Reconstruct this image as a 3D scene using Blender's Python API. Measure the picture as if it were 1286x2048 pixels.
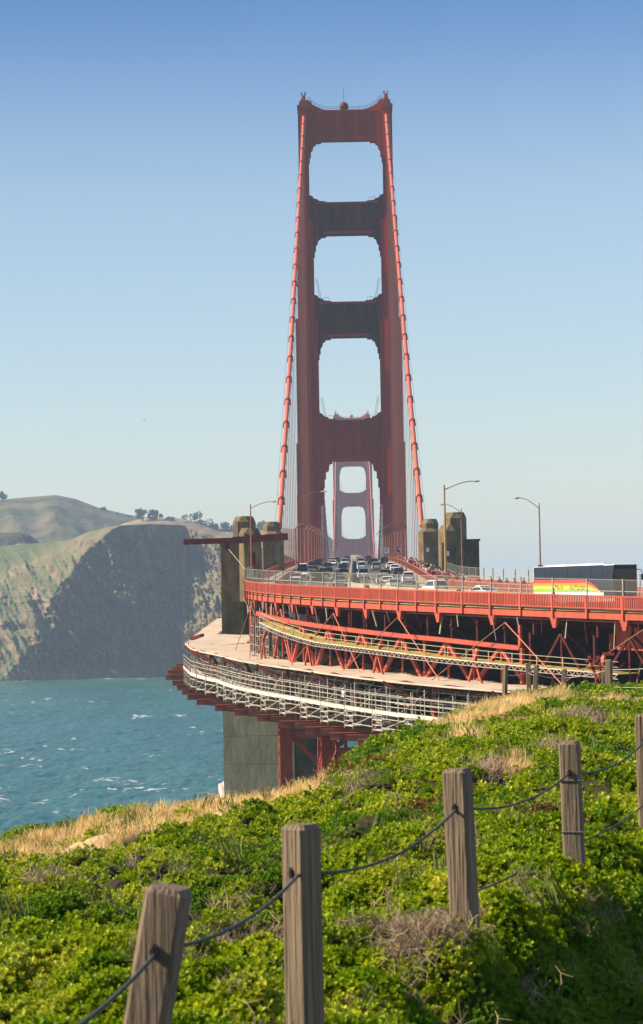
import bpy, math, random
import numpy as np
from mathutils import Vector, Matrix
R = math.radians
random.seed(7); rng = np.random.default_rng(7)
for o in list(bpy.data.objects): bpy.data.objects.remove(o)
S = bpy.context.scene
COL = S.collection

# ------------------------------------------------------------------ camera
F = 4900.0                                   # focal length in pixels of the 1286 x 2048 frame
CAM = Vector((0.75, 0.0, 65.0))
YAW, PITCH, ROLL = 0.01337, math.atan(176 / F), R(1.0)
fwd = Vector((-math.sin(YAW) * math.cos(PITCH), math.cos(YAW) * math.cos(PITCH), math.sin(PITCH)))
rt0 = Vector((math.cos(YAW), math.sin(YAW), 0)); up0 = rt0.cross(fwd)
rt = rt0 * math.cos(ROLL) - up0 * math.sin(ROLL)
up = rt0 * math.sin(ROLL) + up0 * math.cos(ROLL)
cd = bpy.data.cameras.new('camera'); cam = bpy.data.objects.new('camera', cd); COL.objects.link(cam)
cam.matrix_world = Matrix(((rt.x, up.x, -fwd.x, CAM.x), (rt.y, up.y, -fwd.y, CAM.y), (rt.z, up.z, -fwd.z, CAM.z), (0, 0, 0, 1)))
cd.sensor_fit = 'VERTICAL'; cd.sensor_height = 36; cd.sensor_width = 24
cd.lens = 36 * F / 2048
cd.clip_start = 0.3; cd.clip_end = 30000
cd.dof.use_dof = True; cd.dof.focus_distance = 260; cd.dof.aperture_fstop = 6.5
S.camera = cam

def UP(px, py, Y):
    "world point on the ray of photo pixel (px, py) at world depth Y"
    d = fwd + rt * ((px - 643) / F) + up * ((1024 - py) / F)
    return CAM + d * ((Y - CAM.y) / d.y)

# ------------------------------------------------------------------ light
SUN_EL, SUN_AZ = R(36), R(91)                # azimuth counted from +Y towards -X
sdir = Vector((-math.sin(SUN_AZ) * math.cos(SUN_EL), math.cos(SUN_AZ) * math.cos(SUN_EL), math.sin(SUN_EL)))
W = bpy.data.worlds.new('World'); S.world = W; W.use_nodes = True
wn = W.node_tree.nodes; wl = W.node_tree.links
sky = wn.new('ShaderNodeTexSky'); sky.sky_type = 'NISHITA'; sky.sun_disc = False
sky.sun_elevation = SUN_EL; sky.sun_rotation = SUN_AZ
sky.air_density = 1.0; sky.dust_density = 0.6; sky.ozone_density = 3.0; sky.altitude = 0
wn['Background'].inputs[1].default_value = 0.076
# the clear sky deepens with height and stays deep blue overhead
tc = wn.new('ShaderNodeTexCoord'); sz = wn.new('ShaderNodeSeparateXYZ'); wl.new(tc.outputs['Generated'], sz.inputs[0])
sr = wn.new('ShaderNodeValToRGB'); sr.color_ramp.interpolation = 'EASE'; wl.new(sz.outputs[2], sr.inputs[0])
sr.color_ramp.elements[0].position = 0.15; sr.color_ramp.elements[0].color = (1.09, 1.01, 0.96, 1)
sr.color_ramp.elements[1].position = 0.275; sr.color_ramp.elements[1].color = (0.30, 0.56, 0.80, 1)
smx = wn.new('ShaderNodeMix'); smx.data_type = 'RGBA'; smx.blend_type = 'MULTIPLY'; smx.inputs[0].default_value = 1
wl.new(sky.outputs[0], smx.inputs[6]); wl.new(sr.outputs[0], smx.inputs[7]); wl.new(smx.outputs[2], wn['Background'].inputs[0])
sl = bpy.data.lights.new('sun', 'SUN'); sl.energy = 5.0; sl.angle = R(0.5); sl.color = (1.0, 0.86, 0.68)
so = bpy.data.objects.new('sun', sl); COL.objects.link(so)
so.rotation_euler = sdir.to_track_quat('Z', 'Y').to_euler(); so.location = (0, 0, 400)
S.view_settings.view_transform = 'Standard'; S.view_settings.look = 'None'
S.view_settings.exposure = 1.04; S.view_settings.gamma = 1.0; S.view_settings.use_curve_mapping = False
S.render.engine = 'CYCLES'
cy = S.cycles
cy.use_denoising = True; cy.max_bounces = 5; cy.diffuse_bounces = 2; cy.glossy_bounces = 2
cy.transparent_max_bounces = 16; cy.volume_bounces = 0; cy.transmission_bounces = 4
cy.use_adaptive_sampling = True; cy.adaptive_threshold = 0.01

# ------------------------------------------------------------------ materials
def mat(name, col, rough=0.6, metal=0.0, var=0.0, scale=1.0, var_col=None, bump=0.0, bscale=None, objcol=False, stretch=(1, 1, 1), spec=0.25, coords='Object', detail=5):
    m = bpy.data.materials.new(name); m.use_nodes = True
    n = m.node_tree.nodes; l = m.node_tree.links; b = n['Principled BSDF']
    b.inputs['Base Color'].default_value = (*col, 1); b.inputs['Roughness'].default_value = rough
    b.inputs['Metallic'].default_value = metal; b.inputs['Specular IOR Level'].default_value = spec
    src = None
    if objcol:
        oi = n.new('ShaderNodeObjectInfo'); src = oi.outputs['Color']; l.new(src, b.inputs['Base Color'])
    if var or bump:
        g = n.new('ShaderNodeNewGeometry'); mp = n.new('ShaderNodeMapping'); mp.inputs['Scale'].default_value = stretch
        l.new(g.outputs['Position'], mp.inputs[0])
    if var:
        t = n.new('ShaderNodeTexNoise'); t.inputs['Scale'].default_value = scale; t.inputs['Detail'].default_value = detail; t.inputs['Roughness'].default_value = 0.65
        l.new(mp.outputs[0], t.inputs[0])
        rp = n.new('ShaderNodeValToRGB'); rp.color_ramp.elements[0].position = 0.35; rp.color_ramp.elements[1].position = 0.68
        mx = n.new('ShaderNodeMix'); mx.data_type = 'RGBA'
        if src: l.new(src, mx.inputs[6])
        else: mx.inputs[6].default_value = (*col, 1)
        vc = var_col or tuple(c * (1 - var) for c in col)
        mx.inputs[7].default_value = (*vc, 1)
        l.new(t.outputs[0], rp.inputs[0])
        mu = n.new('ShaderNodeMath'); mu.operation = 'MULTIPLY'; mu.inputs[1].default_value = 1.0 if not var_col else var
        l.new(rp.outputs[0], mu.inputs[0]); l.new(mu.outputs[0], mx.inputs[0]); l.new(mx.outputs[2], b.inputs['Base Color'])
    if bump:
        t2 = n.new('ShaderNodeTexNoise'); t2.inputs['Scale'].default_value = bscale or scale * 4; t2.inputs['Detail'].default_value = 5
        l.new(mp.outputs[0], t2.inputs[0]); bp = n.new('ShaderNodeBump'); bp.inputs['Strength'].default_value = bump; bp.inputs['Distance'].default_value = 0.1
        l.new(t2.outputs[0], bp.inputs['Height']); l.new(bp.outputs[0], b.inputs['Normal'])
    return m

M = {}
M['orange'] = mat('orange_paint', (0.50, 0.092, 0.050), 0.6, var=0.75, scale=1.3, stretch=(1, 1, .22), var_col=(0.27, 0.052, 0.034), detail=9)
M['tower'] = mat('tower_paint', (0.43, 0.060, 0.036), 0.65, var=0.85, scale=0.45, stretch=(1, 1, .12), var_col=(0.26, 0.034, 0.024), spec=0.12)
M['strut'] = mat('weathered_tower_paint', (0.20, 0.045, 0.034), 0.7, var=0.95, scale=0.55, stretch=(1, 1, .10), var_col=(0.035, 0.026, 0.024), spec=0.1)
M['cable'] = mat('cable_paint', (0.52, 0.13, 0.075), 0.55, var=0.4, scale=0.5, var_col=(0.5, 0.085, 0.05))
M['band'] = mat('cable_band_paint', (0.28, 0.06, 0.045), 0.6)
M['brown'] = mat('primer_red_steel', (0.46, 0.145, 0.092), 0.65, var=0.8, scale=0.9, var_col=(0.24, 0.075, 0.05))
M['rust'] = mat('dark_red_steel', (0.11, 0.022, 0.017), 0.8, var=0.7, scale=1.2, var_col=(0.035, 0.012, 0.01), spec=0.1)
M['rope'] = mat('suspender_paint', (0.22, 0.07, 0.055), 0.6)
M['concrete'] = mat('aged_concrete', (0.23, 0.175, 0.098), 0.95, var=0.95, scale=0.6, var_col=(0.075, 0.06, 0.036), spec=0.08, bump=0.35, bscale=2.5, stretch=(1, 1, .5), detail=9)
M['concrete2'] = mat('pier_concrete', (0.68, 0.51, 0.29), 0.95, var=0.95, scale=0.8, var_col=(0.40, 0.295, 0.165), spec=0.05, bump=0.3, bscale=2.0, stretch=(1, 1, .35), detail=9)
M['fender'] = mat('fender_concrete', (0.55, 0.47, 0.40), 0.9, var=0.4, scale=0.3)
M['asphalt'] = mat('road_asphalt', (0.105, 0.098, 0.078), 0.85, var=0.3, scale=0.4)
M['walk'] = mat('pavement_concrete', (0.36, 0.29, 0.21), 0.9, var=0.3, scale=0.5)
M['median'] = mat('barrier_concrete', (0.40, 0.34, 0.22), 0.85, var=0.4, scale=1)
M['white_line'] = mat('lane_paint', (0.7, 0.68, 0.6), 0.7)
M['galv'] = mat('galvanised_steel', (0.42, 0.38, 0.31), 0.5, metal=0.25, var=0.4, scale=3)
M['scaf'] = mat('scaffold_tube', (0.50, 0.46, 0.38), 0.5, metal=0.1, var=0.8, scale=1.5, var_col=(0.24, 0.21, 0.17))
M['board'] = mat('white_boards', (0.60, 0.56, 0.49), 0.75, var=0.85, scale=0.8, var_col=(0.36, 0.32, 0.26))
M['yellow'] = mat('yellow_decking', (0.46, 0.36, 0.09), 0.8, var=0.6, scale=1.2, var_col=(0.25, 0.19, 0.06))
M['ywalk'] = mat('walkway_rail', (0.42, 0.36, 0.22), 0.6)
M['maroon'] = mat('maroon_steel', (0.21, 0.052, 0.04), 0.65, var=0.5, scale=0.9)
M['tan'] = mat('platform_sheeting', (0.56, 0.45, 0.34), 0.8, var=0.8, scale=0.35, var_col=(0.38, 0.30, 0.225), bump=0.2, bscale=1.2, detail=8)
M['dark'] = mat('shade_backdrop_black', (0.018, 0.011, 0.009), 0.95, var=0.5, scale=0.6, var_col=(0.008, 0.006, 0.005), spec=0.0)  # near-black shade colour for the backdrop added inside the trusses
M['pole'] = mat('lamp_pole_paint', (0.34, 0.13, 0.085), 0.55, var=0.4, scale=1.0)
M['lamp'] = mat('lamp_head_grey', (0.4, 0.4, 0.38), 0.4)
M['polar'] = mat('ochre_lamp_paint', (0.35, 0.22, 0.09), 0.55)
M['glass'] = mat('car_glass', (0.015, 0.018, 0.022), 0.08)
M['paint'] = mat('car_paint', (1, 1, 1), 0.25, objcol=True)
M['tyre'] = mat('tyre_rubber', (0.02, 0.02, 0.02), 0.9)
M['rim'] = mat('wheel_rim', (0.4, 0.4, 0.42), 0.35, metal=0.7)
M['hlight'] = mat('headlight_glass', (0.75, 0.75, 0.72), 0.15)
M['tlight'] = mat('tail_light_red', (0.45, 0.02, 0.02), 0.25)
M['plastic'] = mat('black_plastic', (0.02, 0.02, 0.022), 0.6)
M['white'] = mat('white_paint', (0.78, 0.77, 0.74), 0.35)
M['blue_sign'] = mat('blue_sign_paint', (0.02, 0.06, 0.36), 0.5)
M['red_s'] = mat('stripe_red', (0.72, 0.035, 0.03), 0.35)
M['orange_s'] = mat('stripe_orange', (0.85, 0.25, 0.02), 0.35)
M['yellow_s'] = mat('stripe_yellow', (0.85, 0.66, 0.03), 0.35)
M['green_s'] = mat('stripe_green', (0.20, 0.52, 0.06), 0.35)
M['bus_glass'] = mat('bus_glass', (0.020, 0.028, 0.045), 0.10)
M['skin'] = mat('skin', (0.45, 0.26, 0.18), 0.6)
M['cloth'] = mat('clothing', (1, 1, 1), 0.85, objcol=True)
M['denim'] = mat('dark_trousers', (0.03, 0.035, 0.055), 0.85)
M['hair'] = mat('dark_hair', (0.025, 0.018, 0.012), 0.7)
M['wood'] = mat('weathered_wood', (0.235, 0.175, 0.115), 0.9, var=0.95, scale=26, stretch=(1, 1, .035), var_col=(0.10, 0.075, 0.05), bump=0.55, bscale=45, detail=6)
M['cord'] = mat('grey_rope', (0.10, 0.10, 0.095), 0.8, var=0.5, scale=60, bump=0.5, bscale=150)
M['wire'] = mat('wire', (0.16, 0.15, 0.13), 0.5)
M['bird_w'] = mat('gull_white', (0.75, 0.74, 0.7), 0.7)
M['bird_d'] = mat('bird_dark', (0.05, 0.05, 0.055), 0.7)
M['trunk'] = mat('bark', (0.08, 0.06, 0.045), 0.9)
M['stalk'] = mat('dry_stalk', (0.16, 0.13, 0.06), 0.9)

def leafmat(name, c1, c2, trans=0.35, rough=0.5, spec=0.16, c3=None, hue=.024):
    m = bpy.data.materials.new(name); m.use_nodes = True
    n = m.node_tree.nodes; l = m.node_tree.links; b = n['Principled BSDF']; out = n['Material Output']
    oi = n.new('ShaderNodeObjectInfo'); g = n.new('ShaderNodeNewGeometry')
    ad = n.new('ShaderNodeMath'); ad.operation = 'ADD'
    mu = n.new('ShaderNodeMath'); mu.operation = 'MULTIPLY'; mu.inputs[1].default_value = 0.6
    mu2 = n.new('ShaderNodeMath'); mu2.operation = 'MULTIPLY'; mu2.inputs[1].default_value = 0.4
    l.new(g.outputs['Random Per Island'], mu.inputs[0]); l.new(oi.outputs['Random'], mu2.inputs[0])
    l.new(mu.outputs[0], ad.inputs[0]); l.new(mu2.outputs[0], ad.inputs[1])
    rp = n.new('ShaderNodeValToRGB'); e = rp.color_ramp.elements
    e[0].color = (*c1, 1); e[0].position = 0.1; e[1].color = (*c2, 1); e[1].position = 0.85
    if c3:
        x = e.new(0.95); x.color = (*c3, 1)
    l.new(ad.outputs[0], rp.inputs[0])
    pn = n.new('ShaderNodeTexNoise'); pn.inputs['Scale'].default_value = 1.1; pn.inputs['Detail'].default_value = 4; l.new(g.outputs['Position'], pn.inputs[0])
    hs = n.new('ShaderNodeHueSaturation'); l.new(rp.outputs[0], hs.inputs['Color'])
    for sock, lo, hi in (('Hue', .5 - hue, .5 + hue), ('Value', 1.5, .85), ('Saturation', .95, 1.05)):
        mr = n.new('ShaderNodeMapRange'); mr.inputs[1].default_value = .36; mr.inputs[2].default_value = .64; mr.inputs[3].default_value = lo; mr.inputs[4].default_value = hi
        l.new(pn.outputs[0], mr.inputs[0]); l.new(mr.outputs[0], hs.inputs[sock])
    rp = hs; l.new(rp.outputs[0], b.inputs['Base Color'])
    b.inputs['Roughness'].default_value = rough; b.inputs['Specular IOR Level'].default_value = spec
    tr = n.new('ShaderNodeBsdfTranslucent'); l.new(rp.outputs[0], tr.inputs[0])
    ms = n.new('ShaderNodeMixShader'); ms.inputs[0].default_value = trans
    l.new(b.outputs[0], ms.inputs[1]); l.new(tr.outputs[0], ms.inputs[2]); l.new(ms.outputs[0], out.inputs['Surface'])
    return m
M['leaf'] = leafmat('shrub_leaf', (0.115, 0.195, 0.002), (0.345, 0.400, 0.003), 0.36, c3=(0.44, 0.34, 0.01))
M['leaf2'] = leafmat('dark_shrub_leaf', (0.060, 0.145, 0.003), (0.170, 0.260, 0.005), 0.4)
M['leaf3'] = leafmat('reddish_leaf', (0.13, 0.10, 0.02), (0.20, 0.10, 0.025), 0.3)
M['straw'] = leafmat('dry_grass_blade', (0.52, 0.36, 0.13), (0.74, 0.56, 0.26), 0.35, 0.7, hue=.006)
M['twig'] = leafmat('dead_twig', (0.17, 0.125, 0.075), (0.34, 0.26, 0.16), 0.05, 0.9, hue=.006)
M['green_blade'] = leafmat('green_grass_blade', (0.09, 0.12, 0.02), (0.20, 0.21, 0.05), 0.35, 0.6)
M['far_leaf'] = leafmat('eucalyptus_leaf', (0.03, 0.045, 0.02), (0.06, 0.08, 0.035), 0.2, 0.7)

# ------------------------------------------------------------------ mesh helpers
ORG = {}
class MB:
    def __init__(s): s.v = []; s.f = []; s.mi = []
    def add(s, v, f, mi=0):
        b = len(s.v); s.v += [tuple(p) for p in v]; s.f += [tuple(i + b for i in q) for q in f]; s.mi += [mi] * len(f); return s
    def box(s, x0, x1, y0, y1, z0, z1, mi=0):
        return s.add([(x0, y0, z0), (x1, y0, z0), (x1, y1, z0), (x0, y1, z0), (x0, y0, z1), (x1, y0, z1), (x1, y1, z1), (x0, y1, z1)],
                     [(0, 3, 2, 1), (4, 5, 6, 7), (0, 1, 5, 4), (1, 2, 6, 5), (2, 3, 7, 6), (3, 0, 4, 7)], mi)
    def bar(s, p, q, w, h, mi=0, upv=(0, 0, 1)):
        p = Vector(p); q = Vector(q); d = (q - p).normalized(); u = Vector(upv)
        if upv == (1, 0, 0) and 180 < p.y < Y0 and p.z < 120: u = Vector((p.x - RC, p.y - Y0, 0)).normalized()   # square to the curve
        if abs(d.dot(u)) > 0.98: u = Vector((0, 1, 0))
        a = d.cross(u).normalized(); b = a.cross(d).normalized(); a *= w / 2; b *= h / 2
        return s.add([p - a - b, p + a - b, p + a + b, p - a + b, q - a - b, q + a - b, q + a + b, q - a + b],
                     [(0, 3, 2, 1), (4, 5, 6, 7), (0, 1, 5, 4), (1, 2, 6, 5), (2, 3, 7, 6), (3, 0, 4, 7)], mi)
    def tube(s, pts, r, n=6, mi=0, cap=True):
        pts = [Vector(p) for p in pts]; rs = r if isinstance(r, (list, tuple)) else [r] * len(pts)
        vs = []; fs = []; a = None
        for i, p in enumerate(pts):
            d = (pts[min(i + 1, len(pts) - 1)] - pts[max(i - 1, 0)]).normalized()
            if a is None: a = d.cross(Vector((0, 0, 1)) if abs(d.z) < 0.95 else Vector((1, 0, 0))).normalized()
            else: a = (a - d * a.dot(d)).normalized()
            b = d.cross(a)
            for k in range(n):
                t = 2 * math.pi * k / n; vs.append(p + (a * math.cos(t) + b * math.sin(t)) * rs[i])
        for i in range(len(pts) - 1):
            for k in range(n):
                k2 = (k + 1) % n; fs.append((i * n + k, i * n + k2, (i + 1) * n + k2, (i + 1) * n + k))
        if cap: fs += [tuple(range(n))[::-1], tuple(range((len(pts) - 1) * n, len(pts) * n))]
        return s.add(vs, fs, mi)
    def prism(s, poly, a0, a1, axis='y', mi=0):
        n = len(poly)
        if axis == 'y': P = lambda p, t: (p[0], t, p[1])
        elif axis == 'z': P = lambda p, t: (p[0], p[1], t)
        else: P = lambda p, t: (t, p[0], p[1])
        vs = [P(p, a0) for p in poly] + [P(p, a1) for p in poly]
        return s.add(vs, [tuple(range(n))[::-1], tuple(range(n, 2 * n))] + [(i, (i + 1) % n, n + (i + 1) % n, n + i) for i in range(n)], mi)
    def loft(s, secs, mi=0, cap=True):
        n = len(secs[0]); vs = [p for c in secs for p in c]
        fs = [(i * n + k, i * n + (k + 1) % n, (i + 1) * n + (k + 1) % n, (i + 1) * n + k) for i in range(len(secs) - 1) for k in range(n)]
        if cap: fs += [tuple(range(n))[::-1], tuple(range((len(secs) - 1) * n, len(secs) * n))]
        return s.add(vs, fs, mi)
    def ball(s, c, r, n=8, m=6, mi=0, sc=(1, 1, 1)):
        secs = []
        for i in range(m + 1):
            t = math.pi * (0.03 + 0.94 * i / m)
            secs.append([(c[0] + sc[0] * r * math.sin(t) * math.cos(2 * math.pi * k / n), c[1] + sc[1] * r * math.sin(t) * math.sin(2 * math.pi * k / n), c[2] - sc[2] * r * math.cos(t)) for k in range(n)])
        return s.loft(secs, mi)
    def mesh(s, name, mats, org=(0, 0, 0), smooth=False):
        me = bpy.data.meshes.new(name); o = Vector(org)
        me.from_pydata([(a - o.x, b - o.y, c - o.z) for a, b, c in s.v], [], s.f)
        for m_ in (mats if isinstance(mats, (list, tuple)) else [mats]): me.materials.append(m_)
        if any(s.mi): me.polygons.foreach_set('material_index', s.mi)
        if smooth: me.polygons.foreach_set('use_smooth', [True] * len(me.polygons))
        me.update(); return me
    def build(s, name, mats, parent=None, smooth=False):
        org = ORG.get(parent.name, (0, 0, 0)) if parent else (0, 0, 0)
        o = bpy.data.objects.new(name, s.mesh(name, mats, org, smooth)); COL.objects.link(o)
        if parent: o.parent = parent; ORG[o.name] = org
        return o

def tag(o, label=None, cat=None, group=None, kind=None):
    if label: o['label'] = label
    if cat: o['category'] = cat
    if group: o['group'] = group
    if kind: o['kind'] = kind
    return o
def thing(name, label, cat, loc=(0, 0, 0), group=None, rz=0, local=False):
    o = bpy.data.objects.new(name, None); o.empty_display_size = 0.5; o.location = loc; o.rotation_euler = (0, 0, rz); COL.objects.link(o)
    ORG[o.name] = (0, 0, 0) if local else tuple(loc)
    return tag(o, label, cat, group)
def copy_tree(o, parent=None, color=None):
    c = o.copy(); COL.objects.link(c); c.parent = parent
    if color: c.color = color
    for ch in KIDS(o): copy_tree(ch, c, color)
    return c
def KIDS(o): return [x for x in CH.get(o.name, [])]
CH = {}
def index_children():
    CH.clear()
    for x in COL.objects:
        if x.parent: CH.setdefault(x.parent.name, []).append(x)
def place(obj_name, me, parent, loc=(0, 0, 0), rot=(0, 0, 0)):
    o = bpy.data.objects.new(obj_name, me); o.location = loc; o.rotation_euler = rot; o.parent = parent; COL.objects.link(o); return o
def kids_color(o, c):
    o.color = c
    for ch in o.children_recursive: ch.color = c

def noise2(x, y, seed=0):
    "smooth value noise, numpy arrays"
    xi = np.floor(x).astype(int); yi = np.floor(y).astype(int); xf = x - xi; yf = y - yi
    def hsh(a, b):
        h = (a * 374761393 + b * 668265263 + seed * 974634777) & 0xFFFFFFFF
        h = ((h ^ (h >> 13)) * 1274126177) & 0xFFFFFFFF
        return ((h ^ (h >> 16)) & 0xFFFF) / 65535.0
    u = xf * xf * (3 - 2 * xf); w = yf * yf * (3 - 2 * yf)
    return (hsh(xi, yi) * (1 - u) + hsh(xi + 1, yi) * u) * (1 - w) + (hsh(xi, yi + 1) * (1 - u) + hsh(xi + 1, yi + 1) * u) * w
def fbm(x, y, o=4, seed=0):
    t = 0; a = 0.5; x = np.asarray(x, float); y = np.asarray(y, float)
    for i in range(o): t = t + a * noise2(x, y, seed + i); a *= 0.5; x = x * 2.03 + 7.1; y = y * 2.03 + 3.7
    return t
def sheet(name, P, mats, parent=None, smooth=True):
    "P: (rows, cols, 3) array of world points"
    r, c = P.shape[:2]; org = Vector(ORG.get(parent.name, (0, 0, 0))) if parent else Vector((0, 0, 0))
    idx = np.arange(r * c).reshape(r, c)
    f = np.stack([idx[:-1, :-1], idx[:-1, 1:], idx[1:, 1:], idx[1:, :-1]], -1).reshape(-1, 4)
    me = bpy.data.meshes.new(name); me.from_pydata((P.reshape(-1, 3) - np.array(org)).tolist(), [], f.tolist())
    me.materials.append(mats); me.polygons.foreach_set('use_smooth', [smooth] * len(me.polygons)); me.update()
    o = bpy.data.objects.new(name, me); COL.objects.link(o)
    if parent: o.parent = parent
    return o

# ------------------------------------------------------------------ the line of the bridge
Y0, RC, TOWER, TOWER2, SADDLE = 320.0, 124.0, 815.0, 2095.0, 228.0
def zroad(s):
    if s >= 0: return 66.45 - 0.024 * s - 0.00008 * s * s
    d = -s; Y = Y0 + d
    if Y <= TOWER: return 66.45 + 0.029 * d - 0.0000125 * d * d
    if Y <= TOWER2:
        t = (Y - TOWER) / 1280; return 77.74 + 5.3 * 4 * t * (1 - t)
    return 77.74
def zrail(s): return zroad(s) + 1.45
def PT(s, o, z=0.0):
    "point at distance s along the centre line (s < 0 on the straight bridge), o metres east of it, z above the road"
    if s <= 0: return Vector((o, Y0 - s, zroad(s) + z))
    p = s / RC; r = RC - o
    return Vector((RC - r * math.cos(p), Y0 - r * math.sin(p), zroad(s) + z))
def to_so(x, y):
    if y >= Y0: return Y0 - y, x
    p = math.atan2(Y0 - y, RC - x); return p * RC, RC - math.hypot(RC - x, Y0 - y)
def road_at(px, py, dz=0.0, lo=205, hi=1000):
    "where the ray of a photo pixel meets the road"
    prev = None
    for Y in np.arange(hi, lo, -1.0):
        p = UP(px, py, Y); s, o = to_so(p.x, p.y); d = p.z - zroad(s) - dz
        if prev is not None and prev < 0 <= d: return s, o, p
        prev = d
    return None
def sm(t): t = max(0.0, min(1.0, t)); return t * t * (3 - 2 * t)
def tang(s):
    return math.pi if s <= 0 else math.pi + s / RC      # rotation_z of a thing whose front is +Y, driving towards the camera

# ================================================================== SETTING: water, hills
def water_mat():
    m = bpy.data.materials.new('sea_water'); m.use_nodes = True; n = m.node_tree.nodes; l = m.node_tree.links; b = n['Principled BSDF']
    g = n.new('ShaderNodeNewGeometry')
    def nz(scale, st, det=4, ro=0.6):
        mp = n.new('ShaderNodeMapping'); mp.inputs['Scale'].default_value = st; l.new(g.outputs['Position'], mp.inputs[0])
        t = n.new('ShaderNodeTexNoise'); t.inputs['Scale'].default_value = scale; t.inputs['Detail'].default_value = det; t.inputs['Roughness'].default_value = ro
        l.new(mp.outputs[0], t.inputs[0]); return t
    big = nz(0.02, (1, .2, 1), 7, .7); wav = nz(0.5, (1, 0.4, 1), 5, 0.7)
    rp = n.new('ShaderNodeValToRGB'); rp.color_ramp.elements[0].color = (0.009, 0.074, 0.068, 1); rp.color_ramp.elements[1].color = (0.026, 0.122, 0.104, 1)
    rp.color_ramp.elements[0].position = 0.35; rp.color_ramp.elements[1].position = 0.66
    l.new(big.outputs[0], rp.inputs[0])
    at = n.new('ShaderNodeAttribute'); at.attribute_name = 'foam'
    mx = n.new('ShaderNodeMix'); mx.data_type = 'RGBA'; mx.inputs[7].default_value = (0.66, 0.65, 0.60, 1)
    l.new(at.outputs['Fac'], mx.inputs[0]); l.new(rp.outputs[0], mx.inputs[6]); l.new(mx.outputs[2], b.inputs['Base Color'])
    b.inputs['Roughness'].default_value = 0.3; b.inputs['Specular IOR Level'].default_value = 0.30
    bp = n.new('ShaderNodeBump'); bp.inputs['Strength'].default_value = 0.7; bp.inputs['Distance'].default_value = 0.9
    l.new(wav.outputs[0], bp.inputs['Height']); l.new(bp.outputs[0], b.inputs['Normal'])
    return m
wy = np.concatenate([np.linspace(20, 540, 40), 560 * (2160 / 560) ** np.linspace(0, 1, 620), np.linspace(2200, 12000, 30)])
wu = np.concatenate([np.linspace(-5, -.2, 20), np.linspace(-.17, .03, 330), np.linspace(.05, 5, 20)])
wx = np.clip(wu[None, :] * wy[:, None], -9000, 9000); wy2 = np.repeat(wy[:, None], len(wu), 1)
amp = ((wy2 > 540) & (wy2 < 2180) & (wu[None, :] > -.18) & (wu[None, :] < .04)) * 1.0
h1 = fbm(wx * .09 + wy2 * .02, wy2 * .055, 4, 301); h2 = fbm(wx * .35, wy2 * .16, 3, 311)
wz = amp * ((h1 - .47) * 3.0 + (h2 - .45) * 1.3)
fo = fbm(wx * .060 + wy2 * .004, wy2 * .022, 3, 321) * .5 + fbm(wx * .22, wy2 * .34, 4, 331) * .55
thr = np.interp(wy2, [560, 1000, 1600, 2200], [.672, .682, .690, .694])
foam = np.clip((fo - thr) / .03, 0, 1) * .85 * amp
foam = np.maximum(foam, np.clip((wy2 - 2085) / 15, 0, 1) * (wy2 < 2150) * np.clip((fbm(wx * .06, wy2 * .1, 4, 341) - .5) * 6, 0, 1) * .6)
o = sheet('water', np.stack([wx, wy2, wz], -1), water_mat())
o.data.attributes.new('foam', 'FLOAT', 'POINT').data.foreach_set('value', foam.ravel().astype(np.float32))
tag(o, 'choppy teal strait water with scattered whitecaps', kind='structure')

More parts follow.
